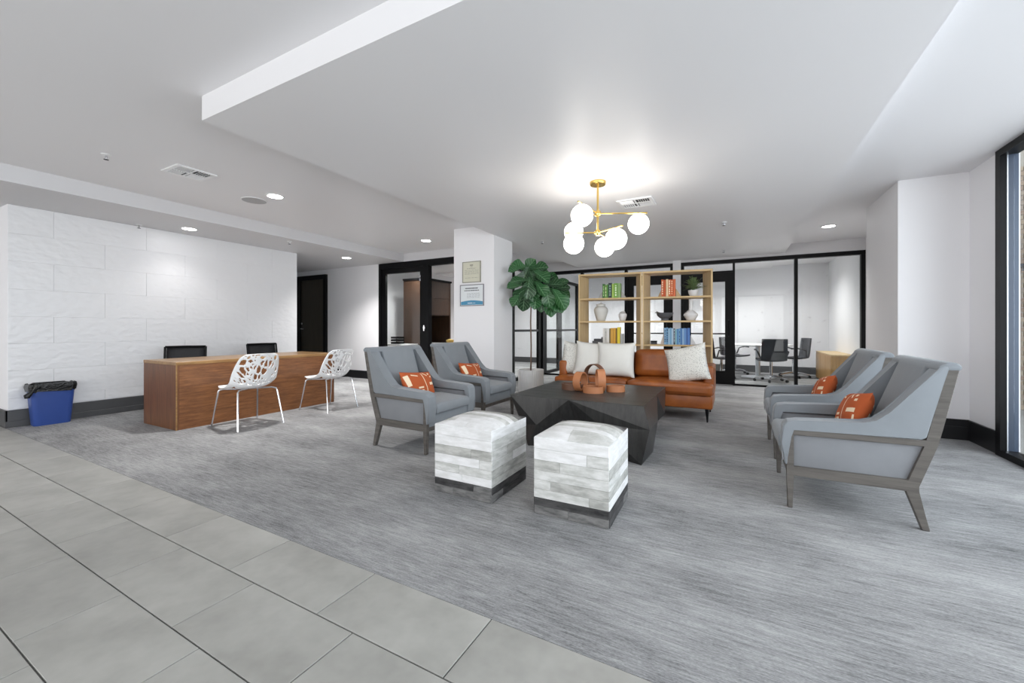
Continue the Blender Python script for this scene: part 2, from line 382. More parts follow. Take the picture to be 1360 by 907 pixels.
# wall with door and glazed office front at y = YD
struct(bx(-11, -6.70, YD, YD + 0.12, 0, ZC).build('wall_back', M['wall'], smooth=0), 'white wall with the dark door')
struct(bx(-6.70, XG, YD, YD + 0.12, ZS, ZC).build('wall_back', M['fascia'], smooth=0), 'white band above the glazed office front')
struct(bx(-11.1, -11, 1.3, YD, 0, ZC).build('wall_left', M['wall'], smooth=0), 'white far wall of the side passage')
baseb(-8.30, -6.70, YD - 0.02, YD, 'base_black', 'baseboard_back', 0.17, lab='dark baseboard beside the dark door')
d1 = struct(bx(-9.26, -8.42, YD - 0.03, YD + 0.01, 0, 2.25).build('door_1', M['door']), 'dark brown door with steel lever')
f = B(); f.box(-9.48, -9.26, YD - 0.06, YD + 0.02, 0, 2.36); f.box(-8.42, -8.34, YD - 0.06, YD + 0.02, 0, 2.36); f.box(-9.26, -8.42, YD - 0.06, YD + 0.02, 2.25, 2.36)
f.build('door_frame', M['black'], d1, smooth=0)
h = B(); h.tube([(-9.2, YD - 0.03, 1.09), (-9.2, YD - 0.085, 1.09), (-9.08, YD - 0.09, 1.085)], 0.013); h.build('door_handle', M['chrome'], d1)
h = B(); h.tube([(-9.2, YD - 0.03, 1.21), (-9.2, YD - 0.06, 1.21)], 0.028, 14); h.build('deadbolt', M['chrome'], d1)
# glazed office front
def framed(name, label, x0, x1, z0, z1, st, y, d=0.06, rails=(), extra=None, mat='black'):
    o = struct(B().box(x0, x0 + st, y - d / 2, y + d / 2, z0, z1).box(x1 - st, x1, y - d / 2, y + d / 2, z0, z1)
               .box(x0 + st, x1 - st, y - d / 2, y + d / 2, z1 - st, z1).box(x0 + st, x1 - st, y - d / 2, y + d / 2, z0, z0 + st).build(name, M[mat], smooth=0), label)
    bx(x0 + st, x1 - st, y - 0.004, y + 0.004, z0 + st, z1 - st).build('pane', M['glass'], o, smooth=0)
    for z, t in rails: bx(x0 + st, x1 - st, y - 0.02, y + 0.02, z - t / 2, z + t / 2).build('rail', M[mat], o, smooth=0)
    return o
struct(B().box(-6.70, XG, YD, YD + 0.10, 2.355, ZS).box(-6.70, -6.62, YD, YD + 0.10, 0, 2.36).box(-5.47, -5.33, YD - 0.01, YD + 0.10, 0, 2.36).build('trim_1', M['black'], smooth=0), 'black frame of the glazed office front')
d2 = framed('door_2', 'black framed glass office door beside the open entry', -6.62, -5.47, 0.01, 2.355, 0.10, YD + 0.05)
h = B(); h.tube([(-5.40, YD - 0.01, 1.11), (-5.40, YD - 0.06, 1.11)], 0.03, 12); h.tube([(-5.40, YD - 0.06, 1.16), (-5.40, YD - 0.06, 1.05)], 0.014); h.build('door_handle', M['chrome'], d2)
for z in (2.15, 2.08): bx(-5.56, -5.53, YD - 0.01, YD + 0.02, z - 0.025, z + 0.025).build('hinge', M['chrome'], d2)
# glass partition x = XG from YD to 12 and beyond the back line
def framed_y(name, label, y0, y1, z0, z1, st, x, rails=()):
    o = struct(B().box(x - 0.03, x + 0.03, y0, y0 + st, z0, z1).box(x - 0.03, x + 0.03, y1 - st, y1, z0, z1).box(x - 0.03, x + 0.03, y0 + st, y1 - st, z1 - 0.07, z1).box(x - 0.03, x + 0.03, y0 + st, y1 - st, z0, z0 + 0.07).build(name, M['black'], smooth=0), label)
    bx(x - 0.004, x + 0.004, y0 + st, y1 - st, z0 + 0.07, z1 - 0.07).build('pane', M['glass'], o, smooth=0)
    for z, t in rails: bx(x - 0.025, x + 0.025, y0 + st, y1 - st, z - t / 2, z + t / 2).build('rail', M['blackmetal'], o, smooth=0)
    return o
framed_y('window_1', 'glass partition panel hidden by the white column', YD + 0.1, 7.33, 0, 2.39, 0.09, XG, ((1.05, 0.05),))
framed_y('window_2', 'glass partition panel behind the fiddle leaf tree', 7.33, 8.86, 0, 2.39, 0.17, XG, ((1.05, 0.05),))
framed_y('window_3', 'first glass partition panel beyond the tree, past the corner post', 9.04, 10.03, 0, 2.39, 0.12, XG, ((1.05, 0.05),))
framed_y('window_4', 'far glass partition panel left of the shelves', 10.03, 11.48, 0, 2.39, 0.13, XG, ((1.05, 0.05),))
struct(bx(XG - 0.06, XG + 0.06, 8.86, 9.04, 0, 2.42).build('trim_2', M['black'], smooth=0), 'thick black corner post behind the tree')
struct(bx(XG - 0.05, XG + 0.05, YD + 0.12, 12, 2.39, ZC).build('wall_back', M['fascia'], smooth=0), 'white band above the glass partition')
struct(bx(XG - 0.05, XG + 0.05, 11.48, 12, 0, 2.39).build('wall_back', M['wall'], smooth=0), 'white end of the glass partition wall')
# back glazed wall at y = YB
struct(bx(XG, XW, YB - 0.05, YB + 0.05, 2.36, 2.43).build('trim_3', M['black'], smooth=0), 'black head rail of the back glass wall')
struct(bx(XG, XW, YB - 0.04, YB + 0.06, 2.43, ZC).build('wall_back', M['fascia'], smooth=0), 'white band above the back glass wall')
def post(x0, x1, label, n): struct(bx(x0, x1, YB - 0.045, YB + 0.045, 0, 2.365).build('trim_%d' % n, M['black'], smooth=0), label)
post(-3.045, -2.99, 'black mullion behind the left shelf edge', 4); post(-2.058, -2.0, 'black mullion left of the first glazed door', 5)
post(0.0, 0.04, 'black mullion right of the second glazed door', 6); post(0.985, 1.037, 'black mullion in the meeting room glass', 7); post(1.925, XW, 'black end post of the meeting room glass', 8)
struct(bx(-1.075, -0.925, YB - 0.07, YB + 0.05, 0, ZS).build('wall_back', M['wall'], smooth=0), 'narrow white pillar between the two glazed doors')
struct(B().box(-1.13, -1.075, YB - 0.045, YB + 0.045, 0, 2.36).box(-0.925, -0.87, YB - 0.045, YB + 0.045, 0, 2.36).build('trim_9', M['black'], smooth=0), 'black door jambs either side of the white pillar')
def gdoor(name, label, x0, x1):
    o = struct(B().box(x0, x0 + 0.13, YB - 0.025, YB + 0.025, 0.01, 2.18).box(x1 - 0.13, x1, YB - 0.025, YB + 0.025, 0.01, 2.18).box(x0 + 0.13, x1 - 0.13, YB - 0.025, YB + 0.025, 2.01, 2.18).box(x0 + 0.13, x1 - 0.13, YB - 0.025, YB + 0.025, 0.01, 0.27)
               .box(x0, x1, YB - 0.04, YB + 0.04, 2.18, 2.215).build(name, M['black'], smooth=0), label)
    bx(x0 + 0.13, x1 - 0.13, YB - 0.004, YB + 0.004, 0.27, 2.01).build('pane', M['glass'], o, smooth=0)
    bx(x0, x1, YB - 0.004, YB + 0.004, 2.215, 2.36).build('transom_pane', M['glass'], o, smooth=0)
    B().tube([(x0 + 0.13, YB - 0.04, 0.995), (x1 - 0.13, YB - 0.04, 0.995)], 0.014).build('push_bar', M['blackmetal'], o)
    B().tube([(x1 - 0.065, YB - 0.03, 0.95), (x1 - 0.065, YB - 0.075, 0.95), (x1 - 0.065, YB - 0.075, 1.25), (x1 - 0.065, YB - 0.03, 1.25)], 0.012).build('pull_handle', M['blackmetal'], o)
gdoor('door_3', 'black glazed door behind the left half of the shelves', -2.0, -1.13)
gdoor('door_4', 'black glazed door behind the right half of the shelves', -0.87, 0.0)
def pane(name, label, x0, x1):
    o = struct(bx(x0, x1, YB - 0.03, YB + 0.03, 0, 0.035).build(name, M['black'], smooth=0), label)
    bx(x0, x1, YB - 0.004, YB + 0.004, 0.035, 2.36).build('pane', M['glass'], o, smooth=0)
pane('window_5', 'fixed glass beside the corner post', XG + 0.06, -3.045); pane('window_6', 'fixed glass behind the left shelf unit', -2.99, -2.058)
pane('window_7', 'wide meeting room glass in front of the round table', 0.04, 0.985); pane('window_8', 'meeting room glass nearest the white pier', 1.037, 1.925)
# rooms behind
struct(bx(-11, XW + 0.1, 11.97, 12.1, 0, ZC).build('wall_back', M['map'], smooth=0), 'meeting room wall with faint grey flecks')
struct(bx(-7.42, -7.30, YD + 0.12, 12, 0, ZC).build('wall_left', M['wall'], smooth=0), 'white side wall of the glazed office')
struct(bx(1.985, XW + 0.1, 6.8, 12, 0, ZC).build('wall_right', M['wall'], smooth=0), 'white right wall of the meeting room')
baseb(-7.3, 1.985, 11.95, 11.97, 'base_dark', 'baseboard_back', 0.17, lab='dark baseboard in the rooms behind glass')
# white column
struct(bx(-3.825, -3.10, 5.20, 5.77, 0, ZC).build('wall_column', M['wall'], smooth=0), 'square white column with two framed certificates')
baseb(-3.84, -3.085, 5.185, 5.785, 'base_black', 'baseboard_column', 0.16, lab='dark baseboard around the white column')
# right pier and window wall
struct(bx(1.52, XW + 0.12, 5.68, 6.82, 0, ZC).build('wall_right', M['wall'], smooth=0), 'white pier beside the window')
struct(bx(XW, XW + 0.12, 5.155, 5.68, 0, ZC).build('wall_right', M['wall'], smooth=0), 'white wall return beside the window')
baseb(1.502, XW, 5.66, 6.82, 'base_black', 'baseboard_right', 0.20, lab='black baseboard around the white pier')
b2 = baseb(1.495, XW, 5.653, 6.82, 'base_black', 'trim_10', 0.13, lab='lower step of the black pier baseboard')
baseb(XW - 0.018, XW, 5.17, 5.653, 'base_black', 'baseboard_right', 0.20, lab='black baseboard beside the window frame')
wf = B(); ws = [5.155, 3.35, 1.55, -0.25, -2.05, -3.9]
for y in ws: wf.box(XW - 0.03, XW + 0.01, y - 0.075, y, 0.055, ZC - 0.06)
wf.box(XW - 0.03, XW + 0.08, -3.98, 5.155, 0, 0.055); wf.box(XW - 0.03, XW + 0.08, -3.98, 5.155, ZC - 0.06, ZC)
wo = struct(wf.build('window_9', M['black'], smooth=0), 'black framed full height window at the right')
sky_refl = plain('frame_sky_reflection', '3b475a', 0.35)  # sky reflection on the jamb, painted in as a blue-grey colour
for y in ws:
    bx(XW + 0.0102, XW + 0.0172, y - 0.079, y, 0.055, ZC - 0.06).build('glazing_bead', M['alu'], wo, smooth=0)
    bx(XW + 0.0174, XW + 0.080, y - 0.075, y, 0.055, ZC - 0.06).build('mullion_back', sky_refl, wo, smooth=0)
for a_, b_ in zip(ws, ws[1:]):
    bx(XW + 0.050, XW + 0.056, b_, a_ - 0.0755, 0.055, ZC - 0.06).build('pane', M['winglass'], wo, smooth=0)
# invented storefront frame behind the camera, left open so sky light fills the room
rf = B()
for i in range(8): rf.box(-11 + i * 1.86, -11 + i * 1.86 + 0.07, -4.1, -4.0, 0, ZC)
rf.box(-11, XW, -4.1, -4.0, 0, 0.06).box(-11, XW, -4.1, -4.0, ZC - 0.06, ZC)
struct(rf.build('added_storefront', M['black'], smooth=0), 'added black storefront frame behind the photographer')
struct(bx(-11.1, -11, -4.3, 1.4, 0, ZC).build('wall_left', M['wall'], smooth=0), 'white wall beyond the tile floor')
# outside
struct(bx(XW + 0.12, 9, -6, 14, -0.14, -0.04).build('ground_outside', M['pave'], smooth=0), 'paving outside the window')
bw = struct(bx(2.35, 7.5, 8.42, 8.62, -0.04, 4.2).build('wall_outside', M['mortar'], smooth=0), 'buff brick wall outside the window')
bme = bx(-0.0975, 0.0975, -0.01, 0.05, -0.029, 0.029, 0.002, 1).mesh('brick', M['brick'], 0)
nb = 0
for r in range(50):
    for i in range(6):
        x = 2.75 + i * 0.205 + (0.1025 if r % 2 else 0)
        link('brick', bme, bw, (x, 8.415, -0.005 + r * 0.068))
st = thing('steel_stair', 'grey steel stair with slanted stringer outside the window', 'stair', (3.35, 7.9, -0.04))
steel = plain('grey_steel', '5b5f66', 0.5, metal=0.4)
B().prism([(0.0, 1.9), (0.25, 1.9), (1.3, 3.4), (1.05, 3.4)], 'y', -0.05, 0.05).build('stringer', steel, st)
for k in range(6): bx(0.05 + k * 0.2, 0.35 + k * 0.2, -0.05, 0.38, 1.97 + k * 0.28, 2.0 + k * 0.28).build('tread', steel, st)
for px_ in (0.15, 1.15): bx(px_ - 0.05, px_ + 0.05, -0.05, 0.05, 0, 2.0 if px_ < 1 else 3.3).build('stair_post', steel, st)

# ---------------------------------------------------------------- ceiling fittings
def can(x, y, z, label, watts=CAN_W, spot=118):
    t = thing('recessed_light', label, 'ceiling light', (x, y, z), 0, 'recessed ceiling lights')
    B().lathe([(0.070, -0.001), (0.098, -0.001), (0.098, -0.006), (0.082, -0.012), (0.070, -0.006)], 28).build('trim_ring', M['white'], t)
    B().lathe([(0.001, -0.004), (0.078, -0.004), (0.078, -0.010), (0.001, -0.012)], 28).build('lens', CAN, t)
    l = bpy.data.lights.new('can_lamp', 'SPOT'); l.energy = watts; l.spot_size = R(spot); l.spot_blend = 0.9; l.shadow_soft_size = 0.07; l.color = (1, 0.985, 0.965)
    o = bpy.data.objects.new('can_lamp', l); col.objects.link(o); o.parent = t; o.location = (0, 0, -0.03)
can(-4.68, 2.89, ZC, 'round recessed light beside the flat grey ceiling disc')
can(-6.60, 2.87, ZS, 'round recessed light shining down the tiled wall above the desk', 13)
can(-6.62, 5.50, ZS, 'round recessed light in front of the dark door')
can(-4.72, 5.60, ZC, 'round recessed light left of the white column')
can(1.27, 7.68, ZC, 'round recessed light in front of the white pier')
can(0.9, 10.6, ZC, 'recessed light over the round meeting table', 80, 150); can(-0.5, 10.6, ZC - 0.04, 'recessed light behind the right shelf unit', 80, 150); can(-2.0, 10.6, ZC - 0.04, 'recessed light behind the left shelf unit', 118, 150); can(-3.3, 10.6, ZC - 0.04, 'added recessed light behind the tree and the left shelf edge', 95, 150)  # last can is an added lamp that brightens the left of the room
can(-6.15, 6.85, ZC, 'recessed light inside the glazed office behind the glass', 110, 150); can(-5.2, 8.6, ZC, 'recessed light deep inside the glazed office', 140, 150); can(-5.2, 10.8, ZC - 0.04, 'recessed light beyond the glass partition', 80, 150)
def vent(x0, x1, y0, y1, z, label, dark):
    t = thing('air_vent', label, 'air vent', ((x0 + x1) / 2, (y0 + y1) / 2, z)); a, b = (x1 - x0) / 2, (y1 - y0) / 2
    B().box(-a, a, -b, -b + 0.03, -0.012, -0.001).box(-a, a, b - 0.03, b, -0.012, -0.001).box(-a, -a + 0.03, -b + 0.03, b - 0.03, -0.012, -0.001).box(a - 0.03, a, -b + 0.03, b - 0.03, -0.012, -0.001).box(-a + 0.03, a - 0.03, -0.007, 0.007, -0.0118, -0.001).box(-0.007, 0.007, -b + 0.03, -0.007, -0.0118, -0.001).box(-0.007, 0.007, 0.007, b - 0.03, -0.0118, -0.001).build('frame', M['white'], t, smooth=0)
    bx(-a + 0.03, a - 0.03, -b + 0.03, b - 0.03, -0.004, -0.002).build('backing', M['black'], t, smooth=0)
    sm = [bx(-a / 2 + 0.02, a / 2 - 0.02, -0.006, 0.006, -0.0015, 0.0015).mesh('slat', M['white'], 0), bx(-0.006, 0.006, -b / 2 + 0.02, b / 2 - 0.02, -0.0015, 0.0015).mesh('slat', M['white'], 0)]
    for qx in (-1, 1):
        for qy in (-1, 1):
            ax = 0 if qx * qy > 0 else 1
            for k in range(6):
                p = -1 + (2 * k + 1) / 6
                lo = (qx * a / 2, qy * b / 2 + p * (b / 2 - 0.025), -0.008) if ax == 0 else (qx * a / 2 + p * (a / 2 - 0.025), qy * b / 2, -0.008)
                link('slat', sm[ax], t, lo, (R(50 * qy), 0, 0) if ax == 0 else (0, R(50 * qx), 0))
vent(-4.885, -4.562, 1.888, 2.226, ZC, 'square white louvred vent above the wooden desk side of the room', 1)
vent(-1.108, -0.743, 4.436, 4.757, ZS, 'square white louvred vent behind the globe chandelier', 0)
t = thing('ceiling_speaker', 'flat round grey ceiling disc beside a recessed light', 'ceiling speaker', (-5.06, 2.87, ZC))
B().lathe([(0.001, -0.001), (0.13, -0.001), (0.128, -0.010), (0.001, -0.011)], 32).build('grille', plain('grey_grille', 'b4b3b5', 0.7), t)
B().lathe([(0.13, -0.001), (0.14, -0.001), (0.138, -0.008), (0.13, -0.010)], 32).build('rim', M['ceil'], t)
def sprinkler(x, y, z, label):
    t = thing('sprinkler', label, 'sprinkler', (x, y, z), 0, 'fire sprinklers')
    B().lathe([(0.001, -0.001), (0.036, -0.001), (0.034, -0.006), (0.001, -0.008)], 18).build('escutcheon', M['white'], t)
    B().tube([(0, 0, -0.006), (0, 0, -0.03)], 0.009).tube([(0.012, 0, -0.012), (0.016, 0, -0.03), (0, 0, -0.045)], 0.003, 6).tube([(-0.012, 0, -0.012), (-0.016, 0, -0.03), (0, 0, -0.045)], 0.003, 6).build('head', M['chrome'], t)
    B().lathe([(0.001, -0.045), (0.018, -0.045), (0.018, -0.048), (0.001, -0.048)], 14).build('deflector', M['darkgrey'], t)
sprinkler(-4.884, 1.494, ZC, 'small sprinkler at the far left of the ceiling near the white vent'); sprinkler(-6.17, 4.04, ZS, 'small sprinkler above the tiled wall end')
sprinkler(-2.64, 5.91, ZS, 'small sprinkler between the column and the chandelier'); sprinkler(-0.10, 5.98, ZS, 'small sprinkler right of the chandelier vent'); sprinkler(-0.14, 8.1, ZS, 'small sprinkler close to the back glass wall'); sprinkler(-6.95, 2.45, ZS, 'small sprinkler against the tiled wall')

# chandelier
c_, s_ = math.cos(YAW), math.sin(YAW)
def camxy(lat, dep): return Vector((lat * c_ - dep * s_, lat * s_ + dep * c_))
hub = camxy(0.808, 3.861)
ch = thing('chandelier', 'brass two-tier chandelier with six white glass globes', 'chandelier', (hub.x, hub.y, ZS))
B().lathe([(0.001, -0.001), (0.075, -0.001), (0.075, -0.022), (0.068, -0.032), (0.001, -0.034)], 28).build('canopy', M['brass'], ch)
B().tube([(0, 0, -0.03), (0, 0, -0.49)], 0.010, 10).build('rod', M['brass'], ch)
for z in (-0.298, -0.478): B().lathe([(0.001, -0.03), (0.02, -0.027), (0.03, -0.012), (0.03, 0.012), (0.02, 0.027), (0.001, 0.03)], 18, (0, 0, z)).build('hub', M['brass'], ch)
glo = B().lathe([(0.003, 0.0955)] + [(0.0955 * math.sin(math.pi * k / 16), 0.0955 * math.cos(math.pi * k / 16)) for k in range(1, 16)] + [(0.003, -0.0955)], 28).mesh('globe', GLOBE, 60)
for z, gl in ((-0.298, ((1.185, 3.84), (0.607, 3.557), (0.626, 4.16))), (-0.478, ((0.928, 3.66), (0.583, 3.87), (0.91, 4.03)))):
    for lat, dep in gl:
        p = camxy(lat, dep) - hub; e = p * (1 + 0.08 / p.length)
        ar = B().tube([(0, 0, z), (e.x, e.y, z)], 0.0075, 8).build('arm', M['brass'], ch)
        B().lathe([(0.012, 0.0), (0.016, -0.004), (0.022, -0.012), (0.001, -0.02)], 12, (p.x, p.y, z)).build('socket', M['brass'], ar)
        link('globe', glo, ch, (p.x, p.y, z - 0.102))

# certificates on the column
def cert(x0, x1, z0, z1, label, paper, fcol, low):
    t = thing('certificate', label, 'certificate', ((x0 + x1) / 2, 5.20, z0)); a, hh = (x1 - x0) / 2, z1 - z0; fr = 0.012
    B().box(-a, a, -0.018, -0.001, 0, fr).box(-a, a, -0.018, -0.001, hh - fr, hh).box(-a, -a + fr, -0.018, -0.001, fr, hh - fr).box(a - fr, a, -0.018, -0.001, fr, hh - fr).build('frame', plain('frame_' + fcol, fcol, 0.4), t, smooth=0)
    bx(-a + fr, a - fr, -0.012, -0.001, fr, hh - fr).build('sheet', plain('paper_' + paper, paper, 0.6), t, smooth=0)
    ink = plain('ink', '4b4b52', 0.7) if low else plain('ink_soft', '8e8c80', 0.7)
    p = B(); rr = random.Random(3 if low else 5)
    def line(z, xa, xb, th, gaps):
        x = xa
        while x < xb:
            w_ = rr.uniform(0.6, 1.5) * gaps; p.box(x, min(xb, x + w_ * 0.75), -0.0135, -0.0119, z, z + th); x += w_
    if low:
        line(hh * 0.80, -a * 0.55, a * 0.5, 0.016, 0.022); line(hh * 0.70, -a * 0.62, a * 0.6, 0.013, 0.024)
        for k in range(4): line(hh * (0.58 - k * 0.065), -a * 0.4, a * 0.7, 0.003, 0.04)
        p.build('print', ink, t, smooth=0)
        q = [(-a + fr + 0.006, fr + 0.006)] + [(-a + fr + 0.006 + (2 * a - 2 * fr - 0.012) * k / 12, hh * 0.20 + hh * 0.06 * math.sin(math.pi * k / 12)) for k in range(13)] + [(a - fr - 0.006, fr + 0.006)]
        B().prism(q, 'y', -0.0135, -0.0119).build('blue_band', plain('band_blue', '4a91b5', 0.5), t, smooth=0)
        B().box(-a * 0.35, a * 0.05, -0.0145, -0.013, hh * 0.12, hh * 0.15).box(a * 0.1, a * 0.3, -0.0145, -0.013, hh * 0.125, hh * 0.14).build('band_mark', M['white'], t, smooth=0)
    else:
        p.box(-0.028, 0.028, -0.0135, -0.0119, hh * 0.80, hh * 0.85).box(-0.02, 0.02, -0.0135, -0.0119, hh * 0.74, hh * 0.76)
        line(hh * 0.66, -a * 0.5, a * 0.5, 0.006, 0.03)
        for k in range(4): line(hh * (0.58 - k * 0.06), -a * 0.75, a * 0.75, 0.004, 0.04)
        line(hh * 0.22, -a * 0.7, a * 0.75, 0.004, 0.05); p.build('print', ink, t, smooth=0)
cert(-3.655, -3.325, 1.795, 2.115, 'upper framed cream certificate on the white column', 'd6d4c2', '9c9a8c', False)
cert(-3.70, -3.27, 1.44, 1.765, 'lower framed white certificate with a curved blue band', 'e4e8ea', '8d8a90', True)

# ---------------------------------------------------------------- reception desk and left side
DX0, DX1, DY0, DY1, DH = -6.03, -5.26, 2.165, 4.15, 0.735
dk = thing('reception_desk', 'long walnut reception desk with a plain panel front', 'desk', ((DX0 + DX1) / 2, (DY0 + DY1) / 2, 0)); ax, ay = (DX1 - DX0) / 2, (DY1 - DY0) / 2
bx(-ax, ax, -ay, ay, DH - 0.035, DH, 0.003, 1).build('desktop', M['desktop'], dk)
bx(ax - 0.03, ax - 0.002, -ay + 0.03, ay - 0.03, 0.0, DH - 0.035, 0.002, 1).build('front_panel', M['desk_y'], dk)
for s in (-1, 1): bx(-ax + 0.01, ax - 0.001, s * ay - (0.03 if s > 0 else 0), s * ay + (0.03 if s < 0 else 0), 0, DH - 0.035, 0.002, 1).build('side_panel', M['desk_z'], dk)
bx(ax - 0.006, ax + 0.0005, -ay - 0.0005, -ay + 0.012, 0, DH - 0.0355).build('edge_band', M['desktop'], dk, smooth=0)

# star base shared by the task chairs
def starbase(t, mat, r, zc, cm):
    for k in range(5):
        a = 2 * math.pi * k / 5 + 0.3; ca, sa = math.cos(a), math.sin(a)
        lg = B().tube([(0.02 * ca, 0.02 * sa, zc), (r * 0.5 * ca, r * 0.5 * sa, zc - 0.015), (r * ca, r * sa, zc - 0.045)], [0.022, 0.018, 0.013], 8).build('base_spoke', mat, t)
        Mx = Matrix.Translation((r * ca, r * sa, 0.028)) @ Matrix.Rotation(a, 4, 'Z') @ Matrix.Rotation(R(90), 4, 'X')
        b = B(); b.band(0.028, 0.04, 0.026, 14, 1.0, Mx @ Matrix.Translation((0, 0, -0.02))); b.build('caster', cm, lg)
def office_chair():
    t = thing('office_chair', 'x', 'office chair', group='black mesh chairs behind the reception desk')
    bx(-0.24, 0.24, -0.24, 0.24, 0.43, 0.49, 0.025, 3).build('seat', M['blackmesh'], t)
    fr = B(); 
    for s in (-1, 1): fr.tube([(-0.22, s * 0.215, 0.45), (-0.26, s * 0.22, 0.60), (-0.305, s * 0.22, 0.85)], 0.014)
    fr.tube([(-0.305, -0.22, 0.85), (-0.31, 0, 0.852), (-0.305, 0.22, 0.85)], 0.014).tube([(-0.245, -0.22, 0.53), (-0.245, 0.22, 0.53)], 0.012)
    fr.build('back_frame', M['black'], t)
    B().grid(lambda u, v: (-0.248 - 0.062 * v - 0.0, -0.205 + 0.41 * u, 0.535 + 0.308 * v), 4, 6).build('back_mesh', M['blackmesh'], t).modifiers.new('thick', 'SOLIDIFY').thickness = 0.012
    B().tube([(0, 0, 0.09), (0, 0, 0.43)], 0.025).build('column', M['chrome'], t); starbase(t, M['black'], 0.29, 0.10, M['darkgrey'])
    for s in (-1, 1): B().tube([(0.12, s * 0.24, 0.46), (0.12, s * 0.29, 0.5), (0.10, s * 0.29, 0.63), (-0.12, s * 0.29, 0.64)], 0.013).build('armrest', M['black'], t)
    return t
oc = office_chair(); oc.location = (-6.32, 2.66, 0); oc.rotation_euler[2] = R(-32); oc['label'] = 'black mesh office chair behind the desk, nearer the blue wastebasket'
dup(oc, (-6.33, 3.86, 0), R(-4), 'black mesh office chair behind the desk, nearer the dark door')

# wastebasket
tb = thing('wastebasket', 'blue plastic wastebasket with black liner beside the tiled wall', 'wastebasket', (-6.94, 1.65, 0))
def rr(ax_, ay_, z, rad, n=6):
    out = []
    for qx, qy, a0 in ((1, 1, 0), (-1, 1, 90), (-1, -1, 180), (1, -1, 270)):
        for k in range(n + 1):
            a = R(a0 + 90 * k / n); out.append((qx * (ax_ - rad) + rad * math.cos(a), qy * (ay_ - rad) + rad * math.sin(a), z))
    return out
def loft(rings, cap0=True, cap1=True):
    n = len(rings[0]); v = [p for r in rings for p in r]; f = []
    for k in range(len(rings) - 1):
        for j in range(n): f.append((k * n + j, k * n + (j + 1) % n, (k + 1) * n + (j + 1) % n, (k + 1) * n + j))
    if cap0: f.append(tuple(range(n))[::-1])
    if cap1: f.append(tuple((len(rings) - 1) * n + j for j in range(n)))
    return v, f
v_, f_ = loft([rr(0.075, 0.145, 0.0, 0.04), rr(0.078, 0.15, 0.01, 0.045), rr(0.105, 0.178, 0.43, 0.045), rr(0.095, 0.168, 0.43, 0.04), rr(0.072, 0.142, 0.02, 0.035)])
B().poly(v_, f_).build('bin', M['bluecan'], tb)
rn = random.Random(2); rings = []
for z, e in ((0.385, 0.112), (0.41, 0.116), (0.44, 0.120), (0.465, 0.116), (0.47, 0.10), (0.43, 0.095), (0.35, 0.09)):
    rings.append([(x * (1 + rn.uniform(-0.03, 0.03)), y * (1 + rn.uniform(-0.02, 0.02)), z + rn.uniform(-0.012, 0.012)) for x, y, z in rr(e, e + 0.073, z, 0.05, 8)])
v_, f_ = loft(rings, False, False); B().poly(v_, f_).build('liner_bag', M['bag'], tb, smooth=25)
B().lathe([(0.004, 0.0), (0.03, 0.02), (0.022, 0.06), (0.012, 0.10), (0.02, 0.13), (0.03, 0.16)], 9).build('liner_knot', M['bag'], tb, (0.11, -0.225, 0.33), (R(-38), R(10), 0), smooth=20)

